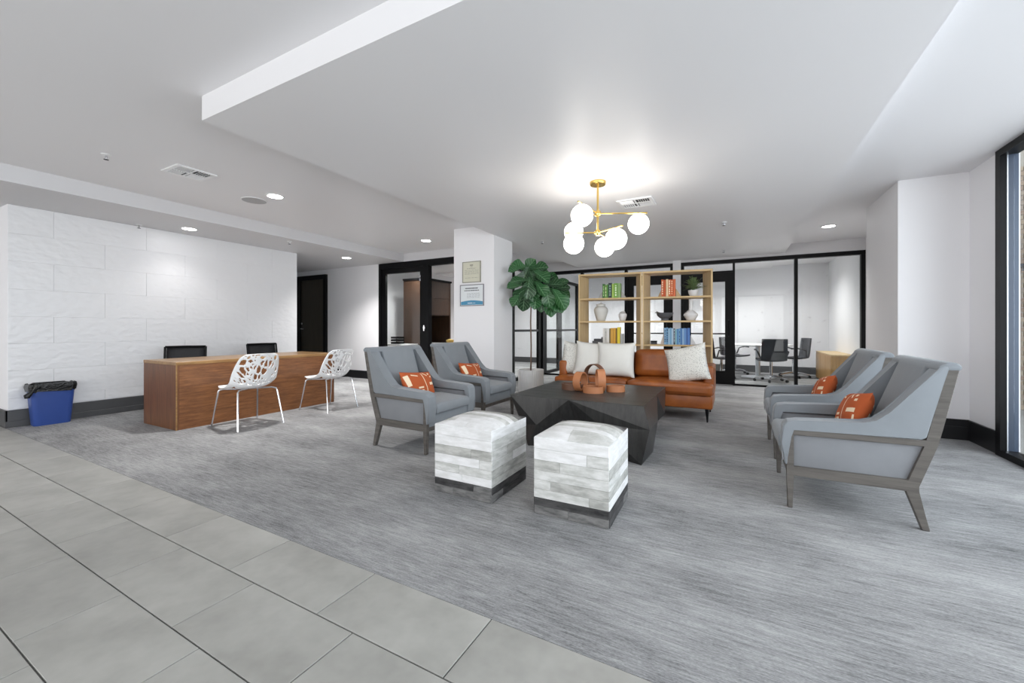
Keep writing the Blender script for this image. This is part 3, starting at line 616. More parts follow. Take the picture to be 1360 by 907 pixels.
# white perforated chairs
def white_chair():
    t = thing('perforated_chair', 'x', 'chair', group='white perforated chairs at the desk')
    P = [(.235, .448, .195, 0, 0), (.13, .432, .235, .004, 0), (-.01, .425, .25, .03, 0.01), (-.13, .437, .255, .075, .03), (-.20, .485, .255, .085, .07), (-.24, .575, .25, .055, .085), (-.268, .69, .235, .02, .075), (-.285, .785, .205, .0, .055), (-.29, .82, .15, -.005, .04)]
    def prof(s):
        f = s * (len(P) - 1); i = min(int(f), len(P) - 2); u = f - i
        p0, p1, p2, p3 = P[max(i - 1, 0)], P[i], P[i + 1], P[min(i + 2, len(P) - 1)]
        return [0.5 * (2 * b + (c - a) * u + (2 * a - 5 * b + 4 * c - d) * u * u + (3 * b - a - 3 * c + d) * u ** 3) for a, b, c, d in zip(p0, p1, p2, p3)]
    def S(s, q):
        x, z, hw, e, wr = prof(s); return (x + wr * q * q, hw * q, z + e * abs(q) ** 3)
    rs = random.Random(11); seeds = []
    for k in range(120): seeds.append((rs.uniform(0.3, 3.2), rs.uniform(-3.2, 3.2)))
    def hole(s, q):
        if abs(q) > 0.88 or s > 0.955: return False
        if s < 0.36: 
            if s < 0.1 or abs(q) > 0.8: return False
        elif s < 0.46: return False
        dx, dy = (s - 0.42) * 4.4, q * 1.1; r = math.hypot(dx, dy); a = math.atan2(dy, abs(dx) + 0.25)
        p = (r * 1.25, a * 2.9 + (3.0 if s < 0.4 else 0)); d = sorted(math.hypot(p[0] - k[0], (p[1] - k[1]) * 1.25) for k in seeds)[:2]
        return d[1] - d[0] > 0.115
    nu, nv = 84, 58; bm = bmesh.new()
    V = [[bm.verts.new(S(i / nu, -1 + 2 * j / nv)) for j in range(nv + 1)] for i in range(nu + 1)]
    for i in range(nu):
        for j in range(nv):
            if not hole((i + .5) / nu, -1 + 2 * (j + .5) / nv): bm.faces.new([V[i][j], V[i + 1][j], V[i + 1][j + 1], V[i][j + 1]])
    for v in [v for v in bm.verts if not v.link_faces]: bm.verts.remove(v)
    b = B(); b.bm = bm; o = b.build('shell', M['white'], t, smooth=60); md = o.modifiers.new('thick', 'SOLIDIFY'); md.thickness = 0.009; md.offset = 0
    for sx in (-1, 1):
        for sy in (-1, 1):
            B().tube([(sx * 0.06, sy * 0.09, 0.412), (sx * 0.15, sy * 0.185, 0.415), (sx * 0.185, sy * 0.21, 0.405), (sx * 0.195, sy * 0.216, 0.38), (sx * 0.265, sy * 0.252, 0.0)], 0.0095, 8).build('leg', M['chrome'], t)
    B().tube([(-0.06, -0.09, 0.412), (0.06, 0.09, 0.412)], 0.009).tube([(-0.06, 0.09, 0.412), (0.06, -0.09, 0.412)], 0.009).build('cross_brace', M['chrome'], t)
    return t
wc = white_chair(); wc.location = (-4.88, 2.70, 0); wc.rotation_euler[2] = R(180); wc['label'] = 'white perforated chair at the desk, nearer the desk corner and wastebasket'
dup(wc, (-4.87, 3.76, 0), R(184), 'white perforated chair at the far end of the desk, nearer the armchair')

# ---------------------------------------------------------------- armchairs
def armchair():
    t = thing('armchair', 'x', 'armchair', group='blue grey armchairs with wooden frames')
    W = 0.362
    for s in (-1, 1):
        y0, y1 = (W - 0.036, W) if s > 0 else (-W, -W + 0.036)
        B().prism([(.290, .485), (.327, .485), (.327, .20), (.322, 0), (.296, 0), (.290, .20)], 'y', y0, y1, 0.004, 1).build('leg', M['greywood'], t)
        B().prism([(-.322, 0), (-.288, 0), (-.222, .20), (-.228, .262), (-.298, .46), (-.385, .88), (-.436, .88), (-.352, .47), (-.272, .235), (-.272, .21)], 'y', y0, y1, 0.004, 1).build('leg', M['greywood'], t)
        B().prism([(.31, .448), (.31, .484), (-.32, .494), (-.31, .457)], 'y', y0, y1, 0.003, 1).build('arm_rail', M['greywood'], t)
        B().prism([(.30, .20), (.30, .258), (-.24, .265), (-.235, .202)], 'y', y0, y1, 0.003, 1).build('side_rail', M['greywood'], t)
        p0, p1 = (W - 0.085, W - 0.018) if s > 0 else (-W + 0.018, -W + 0.085)
        B().prism([(.315, .25), (.30, .47), (-.31, .48), (-.235, .255)], 'y', p0, p1, 0.008, 2).build('side_panel', M['greyfab_side'], t)
        a0, a1 = (W - 0.105, W + 0.004) if s > 0 else (-W - 0.004, -W + 0.105)
        pf = [(.325, .262), (.338, .27), (.352, .40), (.347, .50), (.325, .53), (.27, .540), (-.04, .553), (-.10, .572), (-.16, .625), (-.355, .885), (-.372, .903), (-.395, .895), (-.390, .875), (-.306, .505), (-.28, .490), (.295, .487), (.310, .44)]
        B().prism(pf, 'y', a0, a1, 0.014, 3).build('arm', M['greyfab'], t)
        B().tube([(.348, s * (W - 0.002), .29), (.352, s * (W - 0.002), .40), (.346, s * (W - 0.002), .50)], 0.0035, 6).build('piping', M['greyfab_side'], t)
    B().prism([(-.20, .30), (-.385, .91), (-.43, .915), (-.445, .89), (-.30, .27)], 'y', -W + 0.06, W - 0.06, 0.018, 3).build('backrest', M['greyfab'], t)
    B().prism([(-.17, .40), (-.345, .885), (-.375, .915), (-.40, .915), (-.22, .38)], 'y', -0.215, 0.215, 0.016, 3).build('back_pad', M['greyfab'], t)
    B().prism([(-.235, .30), (-.415, .88), (-.436, .88), (-.262, .29)], 'y', -W + 0.03, W - 0.03, 0.004, 1).build('back_panel', M['greyfab_side'], t)
    B().prism([(-.345, .872), (-.352, .895), (-.385, .918), (-.425, .918), (-.447, .898), (-.44, .875)], 'y', -W - 0.003, W + 0.003, 0.010, 3).build('top_roll', M['greyfab'], t)
    bx(-0.24, 0.325, -W + 0.03, W - 0.03, 0.225, 0.335, 0.02, 3).build('seat_deck', M['greyfab'], t)
    B().prism([(.36, .34), (.365, .40), (.345, .430), (.0, .445), (-.20, .43), (-.20, .335)], 'y', -W + 0.108, W - 0.108, 0.022, 4).build('seat_cushion', M['greyfab'], t)
    bx(0.285, 0.32, -W + 0.03, W - 0.03, 0.195, 0.235, 0.004, 1).build('front_rail', M['greywood'], t); bx(-0.26, -0.225, -W + 0.03, W - 0.03, 0.20, 0.26, 0.004, 1).build('back_rail', M['greywood'], t)
    return t
ACH = [((0.62, 3.382, 0), R(180), 'blue grey armchair on the right, nearest the window and showing its wooden side'),
       ((0.63, 4.445, 0), R(180), 'blue grey armchair on the right, farther back near the meeting room glass'),
       ((-2.66, 3.135, 0), R(0), 'blue grey armchair on the left, directly behind an ottoman'),
       ((-2.79, 4.27, 0), R(0), 'blue grey armchair on the left, in front of the white column')]
ac = armchair(); ac.location, ac['label'] = ACH[0][0], ACH[0][2]; ac.rotation_euler[2] = ACH[0][1]
for l, rz, lab in ACH[1:]: dup(ac, l, rz, lab)

def pillow_mesh(W, H, T, mat, name, n=18, pinch=0.06):
    bm = bmesh.new(); L = bm.loops.layers.uv.new('UVMap'); G = {}
    for sd in (1, -1):
        for i in range(n + 1):
            for j in range(n + 1):
                u, v = -1 + 2 * i / n, -1 + 2 * j / n
                edge = i in (0, n) or j in (0, n)
                if edge and sd == -1: G[sd, i, j] = G[1, i, j]; continue
                x = W / 2 * u * (1 - pinch * (1 - v * v)); z = H / 2 * v * (1 - pinch * (1 - u * u))
                t = T / 2 * (max(0, (1 - u ** 4) * (1 - v ** 4))) ** 0.55 * (0.8 + 0.2 * (1 - u * u) * (1 - v * v))
                G[sd, i, j] = bm.verts.new((x, -sd * t, z))
        for i in range(n):
            for j in range(n):
                q = [(i, j), (i + 1, j), (i + 1, j + 1), (i, j + 1)]
                if sd < 0: q = q[::-1]
                f = bm.faces.new([G[(sd,) + k] for k in q])
                for lp, k in zip(f.loops, q): lp[L].uv = (k[0] / n, k[1] / n)
    b = B(); b.bm = bm; return b.mesh(name, mat, 80)
def mat4(loc, rz, tilt, roll=0): return Matrix.Translation(loc) @ Matrix.Rotation(rz, 4, 'Z') @ Matrix.Rotation(tilt, 4, 'X') @ Matrix.Rotation(roll, 4, 'Y')
# lumbar pillows: mesh faces -Y; lean back with a negative tilt
lum = pillow_mesh(0.46, 0.26, 0.13, M['orange'], 'lumbar_pillow', 18, 0.05)
PIL = ['rust lumbar pillow with cream dashes on the armchair nearest the window', 'rust lumbar pillow with cream dashes on the farther right armchair', 'rust lumbar pillow with cream dashes on the armchair behind the ottoman', 'rust lumbar pillow with cream dashes on the armchair by the white column']
for (l, rz, _), lab in zip(ACH, PIL):
    o = link('lumbar_pillow', lum); tag(o, lab, 'pillow', 'rust lumbar pillows')
    rgt = rz > 1
    loc = Matrix.Translation(l) @ Matrix.Rotation(rz, 4, 'Z') @ Vector((-0.085 if not rgt else -0.075, 0.0 if not rgt else -0.03, 0.545 if not rgt else 0.56))
    o.matrix_world = mat4(loc, rz + R(90) + (R(4) if not rgt else R(-3)), R(-22), R(5) if not rgt else R(-9))

# ---------------------------------------------------------------- ottomans
def ottoman(x, y, rz, label, seed):
    hx, hy, hz = 0.223, 0.24, 0.452
    t = thing('ottoman', label, 'ottoman', (x, y, 0), rz, 'patchwork hide cube ottomans')
    bx(-hx, hx, -hy, hy, 0.0, hz - 0.004, 0.006, 1).build('body', HIDE[3], t); q = random.Random(seed)
    zs = [0.004, 0.052, 0.098, 0.15, 0.205, 0.262, 0.322, 0.388, hz]; lv = [(1, 1, 0), (0, 0, 1), (3, 4, 2), (2, 3, 2), (3, 4), (2, 3), (3, 3, 4), (4, 4)]
    for k in range(8):
        for face in range(4):
            h_, d_ = (hx, hy) if face % 2 == 0 else (hy, hx); cuts = [-h_]
            c0 = q.uniform(-0.6, 0.6) * h_; cuts += ([c0] if q.random() < 0.75 else []) + [h_]
            for i, (a, b) in enumerate(zip(cuts, cuts[1:])):
                m = HIDE[q.choice(lv[k])]
                o = bx(a + 0.0007, b - 0.0007, -d_ - 0.004, -d_ + 0.002, zs[k] + 0.0006, zs[k + 1] - 0.0006, 0.0012, 1).build('hide_strip', m, t, smooth=0)
                o.rotation_euler = (0, 0, R(90 * face))
    def dome(u, v): return hz + 0.004 + 0.042 * (1 - (u / hx) ** 4) * (1 - abs(v / hy) ** 3)
    nr = 8; tl = [4, 4, 4, 3, 4, 2, 1, 0]
    for k in range(nr):
        v0, v1 = -hy + 2 * hy * k / nr + 0.0006, -hy + 2 * hy * (k + 1) / nr - 0.0006; c0 = q.uniform(-0.5, 0.5) * hx
        for a, b in ((-hx, c0 - 0.0006), (c0 + 0.0006, hx)):
            n = 8; vv = []; ff = []
            for i in range(n + 1):
                u = a + (b - a) * i / n
                for v in (v0, (v0 + v1) / 2, v1): vv.append((u, v, dome(u, v)))
                for v in (v0, v1): vv.append((u, v, hz - 0.006))
            for i in range(n):
                p = i * 5; r_ = p + 5
                ff += [(p, r_, r_ + 1, p + 1), (p + 1, r_ + 1, r_ + 2, p + 2), (p + 3, r_ + 3, r_, p), (p + 2, r_ + 2, r_ + 4, p + 4)]
            ff += [(0, 1, 2, 4, 3), (n * 5 + 3, n * 5 + 4, n * 5 + 2, n * 5 + 1, n * 5)]
            B().poly(vv, ff).build('top_strip', HIDE[tl[k] if q.random() < 0.8 else max(0, tl[k] - 1)], t, smooth=40)
ottoman(-1.552, 2.44, 0, 'patchwork hide cube ottoman in front of the left armchair', 4)
ottoman(-0.822, 2.46, R(1), 'patchwork hide cube ottoman in front of the dark coffee table', 9)

# ---------------------------------------------------------------- coffee table
ct = thing('coffee_table', 'black stained faceted wooden coffee table', 'coffee table', (-1.27, 4.11, 0))
hx, hy, hz = 0.625, 0.62, 0.46
def side(sgn):       # one long front face, facets listed in local coordinates, turned 180 for the back
    def q(x, y, z): return (sgn * x, sgn * y, z)
    T0, T1, P = q(-hx, -hy, hz - 0.004), q(hx, -hy, hz - 0.004), q(-0.03, -hy, hz - 0.004)
    Q1, Q2, Mr = q(-0.34, -hy - 0.02, 0.20), q(0.27, -hy - 0.02, 0.26), q(hx + 0.055, -hy - 0.045, 0.275)
    Rm, Bl, Br, Bi = q(0.02, -hy + 0.22, 0.0), q(-0.42, -hy - 0.03, 0.0), q(hx + 0.0, -hy - 0.10, 0.0), q(0.36, -hy + 0.02, 0.0)
    E0, E1 = q(-hx + 0.06, -hy + 0.12, 0.16), q(hx, -hy + 0.62, hz - 0.004)
    return T0, T1, P, Q1, Q2, Mr, Rm, Bl, Br, Bi, E0
verts, faces = [], []
def addf(*ps):
    i = len(verts); verts.extend(ps); faces.append(tuple(range(i, i + len(ps))))
S1, S2 = side(1), side(-1)
for A_, Z_ in ((S1, S2), (S2, S1)):
    T0, T1, P, Q1, Q2, Mr, Rm, Bl, Br, Bi, E0 = A_; Tn = Z_[0]; Qn, En, Bn = Z_[3], Z_[10], Z_[7]
    addf(T0, Q1, P); addf(P, Q2, Mr, T1); addf(P, Q1, Rm); addf(P, Rm, Q2); addf(Q1, Bl, Rm); addf(T0, E0, Q1); addf(E0, Bl, Q1)
    addf(Q2, Bi, Br, Mr); addf(Q2, Rm, Bi)
    # right-hand side from T1 to the next corner Tn (local +x side for S1)
    sg = 1 if A_ is S1 else -1
    Pm = (sg * hx, sg * 0.05, hz - 0.004); Km = (sg * (hx + 0.05), sg * -0.22, 0.27); Lm = (sg * (hx - 0.16), sg * 0.06, 0.0); Ln = (sg * (hx + 0.02), sg * -0.30, 0.0); Kn = (sg * (hx + 0.03), sg * 0.36, 0.22)
    addf(T1, Mr, Km, Pm); addf(Mr, Br, Ln, Km); addf(Pm, Km, Lm); addf(Km, Ln, Lm); addf(Pm, Lm, Kn); addf(Pm, Kn, Tn); addf(Tn, Kn, En); addf(Kn, Bn, En); addf(Kn, Lm, Bn)
t_ = bmesh.new()
for f in faces: t_.faces.new([t_.verts.new(verts[i]) for i in f])
bmesh.ops.remove_doubles(t_, verts=t_.verts[:], dist=0.0005); b = B(); b._merge(t_); fb = b.build('faceted_base', M['blackwood'], ct, smooth=0)
for k in range(7):
    y0 = -hy + 2 * hy * k / 7; bx(-hx, hx, y0 + 0.0006, y0 + 2 * hy / 7 - 0.0006, hz - 0.012, hz, 0.001, 1).build('top_plank', M['blackwood_x'], ct, smooth=0)

# leather loop sculpture
sp = thing('leather_loop_sculpture', 'tan leather strap loops sculpture on the coffee table', 'sculpture', (-1.27, 4.05, hz))
def ring(name, x, y, z, r, h_, th, rot, mat='strap', sx=1.0):
    Mx = Matrix.Translation((x + 1.27 - 0.0, y - 4.05, z)) @ rot
    B().band(r, h_, th, 30, sx, Mx).build(name, M[mat], sp, smooth=40)
Rz = lambda a: Matrix.Rotation(R(a), 4, 'Z'); Rx = lambda a: Matrix.Rotation(R(a), 4, 'X'); Ry = lambda a: Matrix.Rotation(R(a), 4, 'Y')
ring('loop', -1.225, 3.985, 0.0, 0.092, 0.062, 0.012, Rz(20), 'strap', 1.1)
ring('loop', -1.37, 4.02, 0.098, 0.098, 0.075, 0.011, Rz(-8) @ Ry(90) @ Matrix.Translation((0, 0, -0.037)), 'strap')
ring('loop', -1.185, 4.10, 0.112, 0.112, 0.075, 0.011, Rz(25) @ Ry(90) @ Matrix.Translation((0, 0, -0.037)), 'strap')
ring('loop', -1.48, 4.10, 0.0, 0.10, 0.06, 0.012, Rz(0), 'strapdark', 1.2)
ring('loop', -1.045, 4.16, 0.0, 0.075, 0.062, 0.012, Rz(30), 'strap', 1.25)
ring('loop', -1.30, 4.22, 0.0, 0.11, 0.05, 0.012, Rz(10), 'strap', 1.1)
ring('loop', -1.30, 4.28, 0.130, 0.130, 0.06, 0.010, Rz(66) @ Ry(90) @ Matrix.Translation((0, 0, -0.03)), 'strapdark', 1.0)

# ---------------------------------------------------------------- sofa
SX0, SX1, SY0, SY1 = -2.175, -0.195, 5.25, 6.04
so = thing('leather_sofa', 'cognac brown leather two-seat sofa with slim black legs', 'sofa', ((SX0 + SX1) / 2, (SY0 + SY1) / 2, 0)); hw, hd = (SX1 - SX0) / 2, (SY1 - SY0) / 2
bx(-hw + 0.01, hw - 0.01, -hd + 0.03, hd, 0.15, 0.31, 0.02, 3).build('base', M['leather'], so)
def cushion(x0, x1, y0, y1, z0, z1, puff, bev=0.035):
    n = 14
    def top(u, v): return (1 - (2 * u - 1) ** 4) * (1 - (2 * v - 1) ** 4)
    t = bmesh.new(); bmesh.ops.create_cube(t, size=1); bmesh.ops.subdivide_edges(t, edges=t.edges[:], cuts=n, use_grid_fill=True)
    for v in t.verts:
        p = v.co; u, w_, k = p.x + .5, p.y + .5, p.z * 2
        rx, ry, rz_ = abs(p.x * 2), abs(p.y * 2), abs(p.z * 2)
        x, y, z = x0 + (x1 - x0) * u, y0 + (y1 - y0) * w_, z0 + (z1 - z0) * (p.z + .5)
        z += puff * k * top(u, w_); y += puff * 0.7 * (p.y * 2) * (1 - (2 * u - 1) ** 4) * (1 - k ** 4); v.co = (x, y, z)
    # round the box corners
    for v in t.verts:
        p = v.co; c = [(x0, x1), (y0, y1), (z0, z1)]; inner = Vector([min(max(p[i], c[i][0] + bev), c[i][1] - bev) for i in range(3)])
        d = p - inner; n0 = [i for i in range(3) if abs(d[i]) > 1e-6]
        if len(n0) > 1 and d.length > bev: v.co = inner + d.normalized() * bev
    b = B(); b.bm = t; return b
cushion(-hw + 0.005, -0.004, -hd, hd - 0.26, 0.305, 0.445, 0.018).build('seat_cushion', M['leather'], so, smooth=70)
cushion(0.004, hw - 0.005, -hd, hd - 0.26, 0.305, 0.445, 0.018).build('seat_cushion', M['leather'], so, smooth=70)
for s in (-1, 1):
    a, b = sorted((s * hw, s * (hw - 0.115))); bx(a, b, -hd + 0.19, hd, 0.29, 0.645, 0.03, 4).build('arm', M['leather'], so)
bx(-hw + 0.1, hw - 0.1, hd - 0.14, hd, 0.29, 0.72, 0.03, 4).build('back_frame', M['leather'], so)
for s in (-1, 1):
    a, b = sorted((s * 0.006, s * (hw - 0.122))); o = cushion(a, b, -0.10, 0.10, 0.0, 0.35, 0.02, 0.05)
    o.build('back_cushion', M['leather'], so, (0, hd - 0.26, 0.45), (R(-10), 0, 0), smooth=70)
for sx in (-1, 1):
    for sy in (-1, 1): B().tube([(sx * (hw - 0.07), sy * (hd - 0.06), 0.155), (sx * (hw - 0.065), sy * (hd - 0.05), 0.0)], [0.022, 0.009], 10).build('leg', M['blackmetal'], so)
pw = pillow_mesh(0.50, 0.47, 0.17, M['cream'], 'throw_pillow', 18, 0.07); ps = pillow_mesh(0.50, 0.47, 0.16, M['speckle'], 'throw_pillow', 18, 0.07)
for me, loc, rz, ti, ro, lab in ((ps, (-1.93, 5.60, 0.66), 22, -16, 10, 'speckled grey and white throw pillow at the left end of the sofa'),
                                (pw, (-1.70, 5.52, 0.68), 14, -16, 5, 'plain off-white throw pillow, middle one of the three on the left'),
                                (pw, (-1.37, 5.46, 0.685), 4, -15, 0, 'plain off-white throw pillow in front, nearest the sofa centre'),
                                (ps, (-0.50, 5.50, 0.66), -12, -20, -14, 'speckled white throw pillow tilted at the right end of the sofa')):
    o = link('throw_pillow', me); tag(o, lab, 'pillow', 'throw pillows on the sofa'); o.matrix_world = mat4(loc, R(rz), R(ti), R(ro))

# ---------------------------------------------------------------- bookshelves
BA = R(8.5); BM = Matrix.Translation((-2.12, 6.13, 0)) @ Matrix.Rotation(BA, 4, 'Z')
SZ = [0.12, 0.51, 0.862, 1.213, 1.564]
def shelf_unit(label, x0):
    p = BM @ Vector((x0, 0, 0)); t = thing('bookshelf', label, 'bookshelf', p, BA, 'open oak shelf units'); w_ = 0.945; d = 0.33
    sl, sr = 0.085, 0.075
    B().prism([(0, 0), (0.022, 0), (0.022 + sl, d), (sl, d)], 'z', 0, 1.94).build('side_panel', M['oak'], t, smooth=0)
    B().prism([(w_ - 0.022, 0), (w_, 0), (w_ - sr, d), (w_ - 0.022 - sr, d)], 'z', 0, 1.94).build('side_panel', M['oak'], t, smooth=0)
    for z in SZ: B().prism([(0.0225, 0.003), (w_ - 0.0225, 0.003), (w_ - 0.0225 - sr, d - 0.004), (0.0225 + sl, d - 0.004)], 'z', z - 0.024, z).build('shelf', M['oak_x'], t, smooth=0)
    B().prism([(0.0225, 0.0), (w_ - 0.0225, 0.0), (w_ - 0.0225 - sr, d), (0.0225 + sl, d)], 'z', 1.912, 1.939).build('top_board', M['oak_x'], t, smooth=0)
shelf_unit('open oak shelf unit with green books, nearer the fiddle leaf tree', 0.0); shelf_unit('open oak shelf unit with orange and blue books, nearer the meeting room', 0.950)
def onshelf(x, y, z): return BM @ Vector((x, y, z))
def book(x, w_, h_, c, z, lab, group, d=0.16, tilt=0, band=None):
    t = thing('book', lab, 'book', onshelf(x + w_ / 2, 0.07, z), BA, group); mt = plain('cover_' + c, c, 0.55)
    B().box(-w_ / 2, w_ / 2, 0, 0.004, 0, h_).box(-w_ / 2, -w_ / 2 + 0.003, 0, d, 0, h_).box(w_ / 2 - 0.003, w_ / 2, 0, d, 0, h_).build('cover', mt, t, smooth=0)
    bx(-w_ / 2 + 0.003, w_ / 2 - 0.003, 0.004, d - 0.004, 0.003, h_ - 0.003).build('pages', M['cream'], t, smooth=0)
    if band:
        b = B(); rb = random.Random(int(x * 1000)); zz = h_ * 0.15
        while zz < h_ * 0.85: e = rb.uniform(0.008, 0.03); b.box(-w_ * 0.22, w_ * 0.22, -0.0012, 0.001, zz, zz + e); zz += e + rb.uniform(0.006, 0.02)
        b.build('spine_print', plain('spine_' + band, band, 0.6), t, smooth=0)
    if tilt: t.rotation_euler = (0, tilt, BA)
def wedge(x0, x1, h_, z, lab, flip, c='a9a7a0'):
    t = thing('bookend', lab, 'bookend', onshelf((x0 + x1) / 2, 0.08, z), BA, 'wedge bookends'); a = (x1 - x0) / 2
    pts = [(-a, 0), (a, 0), (-a, h_)] if flip else [(-a, 0), (a, 0), (a, h_)]
    B().prism(pts, 'y', 0.0, 0.10, 0.002, 1).build('wedge', plain('bookend_' + c, c, 0.6), t, smooth=0)
    bx(-a, a, 0.0, 0.12, 0.0, 0.003).build('foot_plate', plain('bookend_' + c, c, 0.6), t, smooth=0)
def run(x, z, specs, group, names):
    for i, ((w_, h_, c, band), nm) in enumerate(zip(specs, names)):
        book(x, w_ - 0.0015, h_, c, z, nm, group, band=band); x += w_
o_ = ['first', 'second', 'third', 'fourth', 'fifth', 'sixth', 'seventh', 'eighth', 'ninth', 'tenth', 'eleventh', 'twelfth', 'thirteenth', 'fourteenth']
run(0.36, SZ[4], [(.035, .222, '3f6b35', '9cc37a'), (.032, .205, '6f9a45', 'd8e5b8'), (.022, .215, '4f8a3c', None), (.052, .235, '23303a', '8fb0a0'), (.035, .22, '9fbf5a', None), (.05, .228, '7aab46', 'e8f0d8'), (.05, .226, '86a86a', None)], 'green books',
    ['green book, %s from the left in the green row' % k for k in o_])
wedge(0.29, 0.356, 0.10, SZ[4], 'grey wedge bookend left of the green books', False); wedge(0.642, 0.715, 0.11, SZ[4], 'grey wedge bookend right of the green books', True)
run(0.365, SZ[2], [(.032, .235, 'e6e4df', None), (.028, .23, 'dcdad4', 'aaa89f'), (.038, .236, 'eceae6', None), (.02, .236, '8c7a50', None), (.045, .242, 'd9a441', None), (.032, .244, 'e0a83a', None), (.022, .24, '8a6a30', None), (.045, .256, 'ead23c', None), (.045, .155, 'a9abac', None)], 'white and yellow books',
    ['book, %s from the left in the white and yellow row' % k for k in o_])
run(1.215, SZ[4], [(.036, .255, 'd0622f', 'f1d6b8'), (.03, .25, 'c45526', None), (.034, .258, 'e9c9a0', None), (.03, .252, 'd9743a', 'f6e3cc'), (.036, .25, 'cf5c2a', 'efc9a4'), (.034, .255, 'd36b3d', None)], 'orange books',
    ['orange book, %s from the left in the orange row' % k for k in o_])
wedge(1.168, 1.212, 0.10, SZ[4], 'tan bookend left of the orange books', False, 'b08a5c'); wedge(1.418, 1.49, 0.12, SZ[4], 'tan bookend right of the orange books', True, 'b9a07c')
run(1.255, SZ[2], [(.028, .245, '8fb6d6', '2f4e70'), (.03, .25, '6f9fc6', '25405e'), (.022, .238, 'a9c9e0', None), (.024, .246, '7fb0d2', None), (.026, .24, 'b5cfe2', None), (.022, .235, '37475c', 'd5dde6'), (.022, .225, '8fc1cc', None), (.026, .23, '5f92c4', None), (.022, .236, '82b4da', '2f4e70'), (.026, .24, '4f7fb8', None),
                      (.024, .236, '9bbfe0', None), (.026, .24, '6a98cf', None), (.026, .238, '4d74b4', None), (.028, .242, '5a86c8', None)], 'blue books', ['blue book, %s from the left in the blue row' % k for k in o_])
wedge(1.20, 1.252, 0.16, SZ[2], 'pale wedge bookend left of the blue books', False, 'c4b7ac'); wedge(1.612, 1.69, 0.14, SZ[2], 'grey wedge bookend right of the blue books', True, 'c0c0c2')
def pot(name, lab, cat, x, y, z, prof, mat, n=28):
    t = thing(name, lab, cat, onshelf(x, y, z), BA); B().lathe(prof, n).build('body', M[mat], t, smooth=50); return t
t = pot('ginger_jar', 'large grey-white lidded jar on the left shelf unit', 'jar', 0.325, 0.16, SZ[3], [(0.06, 0), (0.068, 0.006), (0.085, 0.07), (0.108, 0.15), (0.108, 0.185), (0.085, 0.222), (0.064, 0.232), (0.064, 0.24)], 'ceramic')
B().lathe([(0.068, 0.238), (0.072, 0.245), (0.066, 0.262), (0.03, 0.274), (0.012, 0.278), (0.014, 0.292), (0.001, 0.297)], 24).build('lid', M['ceramic'], t, smooth=50)
t = pot('small_jar', 'small pale lidded jar with a dark rim on the left shelf unit', 'jar', 0.655, 0.16, SZ[3], [(0.035, 0), (0.04, 0.005), (0.055, 0.05), (0.064, 0.085), (0.058, 0.11), (0.04, 0.125)], 'ceramic2')
B().lathe([(0.041, 0.125), (0.042, 0.131), (0.001, 0.132)], 20).build('rim', M['black'], t); B().lathe([(0.042, 0.131), (0.036, 0.145), (0.008, 0.152), (0.01, 0.162), (0.001, 0.166)], 20).build('lid', M['ceramic2'], t, smooth=50)
t = thing('keepsake_box', 'dark grey boxes stacked left of the white books', 'box', onshelf(0.275, 0.14, SZ[2]), BA)
bx(-0.075, 0.06, -0.05, 0.06, 0, 0.04, 0.004, 1).build('lower_box', M['stone'], t); bx(-0.05, 0.06, -0.05, 0.05, 0.041, 0.075, 0.004, 1).build('upper_box', M['darkgrey'], t); bx(0.062, 0.082, -0.05, 0.06, 0, 0.10, 0.002, 1).build('upright_block', M['stone'], t)
t = thing('small_black_box', 'small black box left of the blue books', 'box', onshelf(1.112, 0.14, SZ[2]), BA)
bx(-0.045, 0.045, -0.04, 0.04, 0, 0.03, 0.003, 1).build('body', M['darkgrey'], t); bx(-0.047, 0.047, -0.042, 0.042, 0.031, 0.052, 0.003, 1).build('lid', M['black'], t)
t = thing('footed_bowl', 'dark stoneware footed bowl with a raised lip on the right shelf unit', 'bowl', onshelf(1.265, 0.16, SZ[3]), BA)
n = 36; rg = []
for r_, z_ in ((0.05, 0.0), (0.058, 0.005), (0.05, 0.03), (0.075, 0.045), (0.11, 0.08), (0.122, 0.118), (0.115, 0.118), (0.10, 0.08), (0.06, 0.05), (0.01, 0.045)):
    rg.append([(r_ * math.cos(2 * math.pi * k / n) * (1.0), r_ * 0.85 * math.sin(2 * math.pi * k / n), z_ + (0.03 * max(0, math.cos(2 * math.pi * k / n - math.pi)) ** 4 if z_ > 0.1 else 0)) for k in range(n)])
v_, f_ = loft(rg); B().poly(v_, f_).build('bowl', M['stone'], t, smooth=50)
B().lathe([(0.02, 0), (0.02, 0.012), (0.001, 0.014)], 12).build('spout_knob', M['stone'], t, (-0.118, 0, 0.115), smooth=50)
t = pot('bottle_vase', 'pale faceted bottle vase with a slim glass neck', 'vase', 1.622, 0.16, SZ[3], [(0.05, 0), (0.056, 0.004), (0.098, 0.075), (0.096, 0.095), (0.05, 0.14), (0.03, 0.155)], 'ceramic2', 10)
B().lathe([(0.03, 0.150), (0.027, 0.17), (0.026, 0.30), (0.032, 0.312), (0.029, 0.312), (0.022, 0.30), (0.022, 0.16)], 20).build('neck', M['ceramic2'], t, smooth=50)
t = pot('potted_fern', 'small green fern in a white bowl on the right shelf unit', 'plant', 1.655, 0.15, SZ[4], [(0.04, 0), (0.045, 0.004), (0.066, 0.05), (0.07, 0.09), (0.062, 0.09), (0.055, 0.05)], 'ceramic2')
B().lathe([(0.06, 0.075), (0.03, 0.085), (0.001, 0.087)], 18).build('soil', M['soil'], t)
fr = B(); q = random.Random(21)
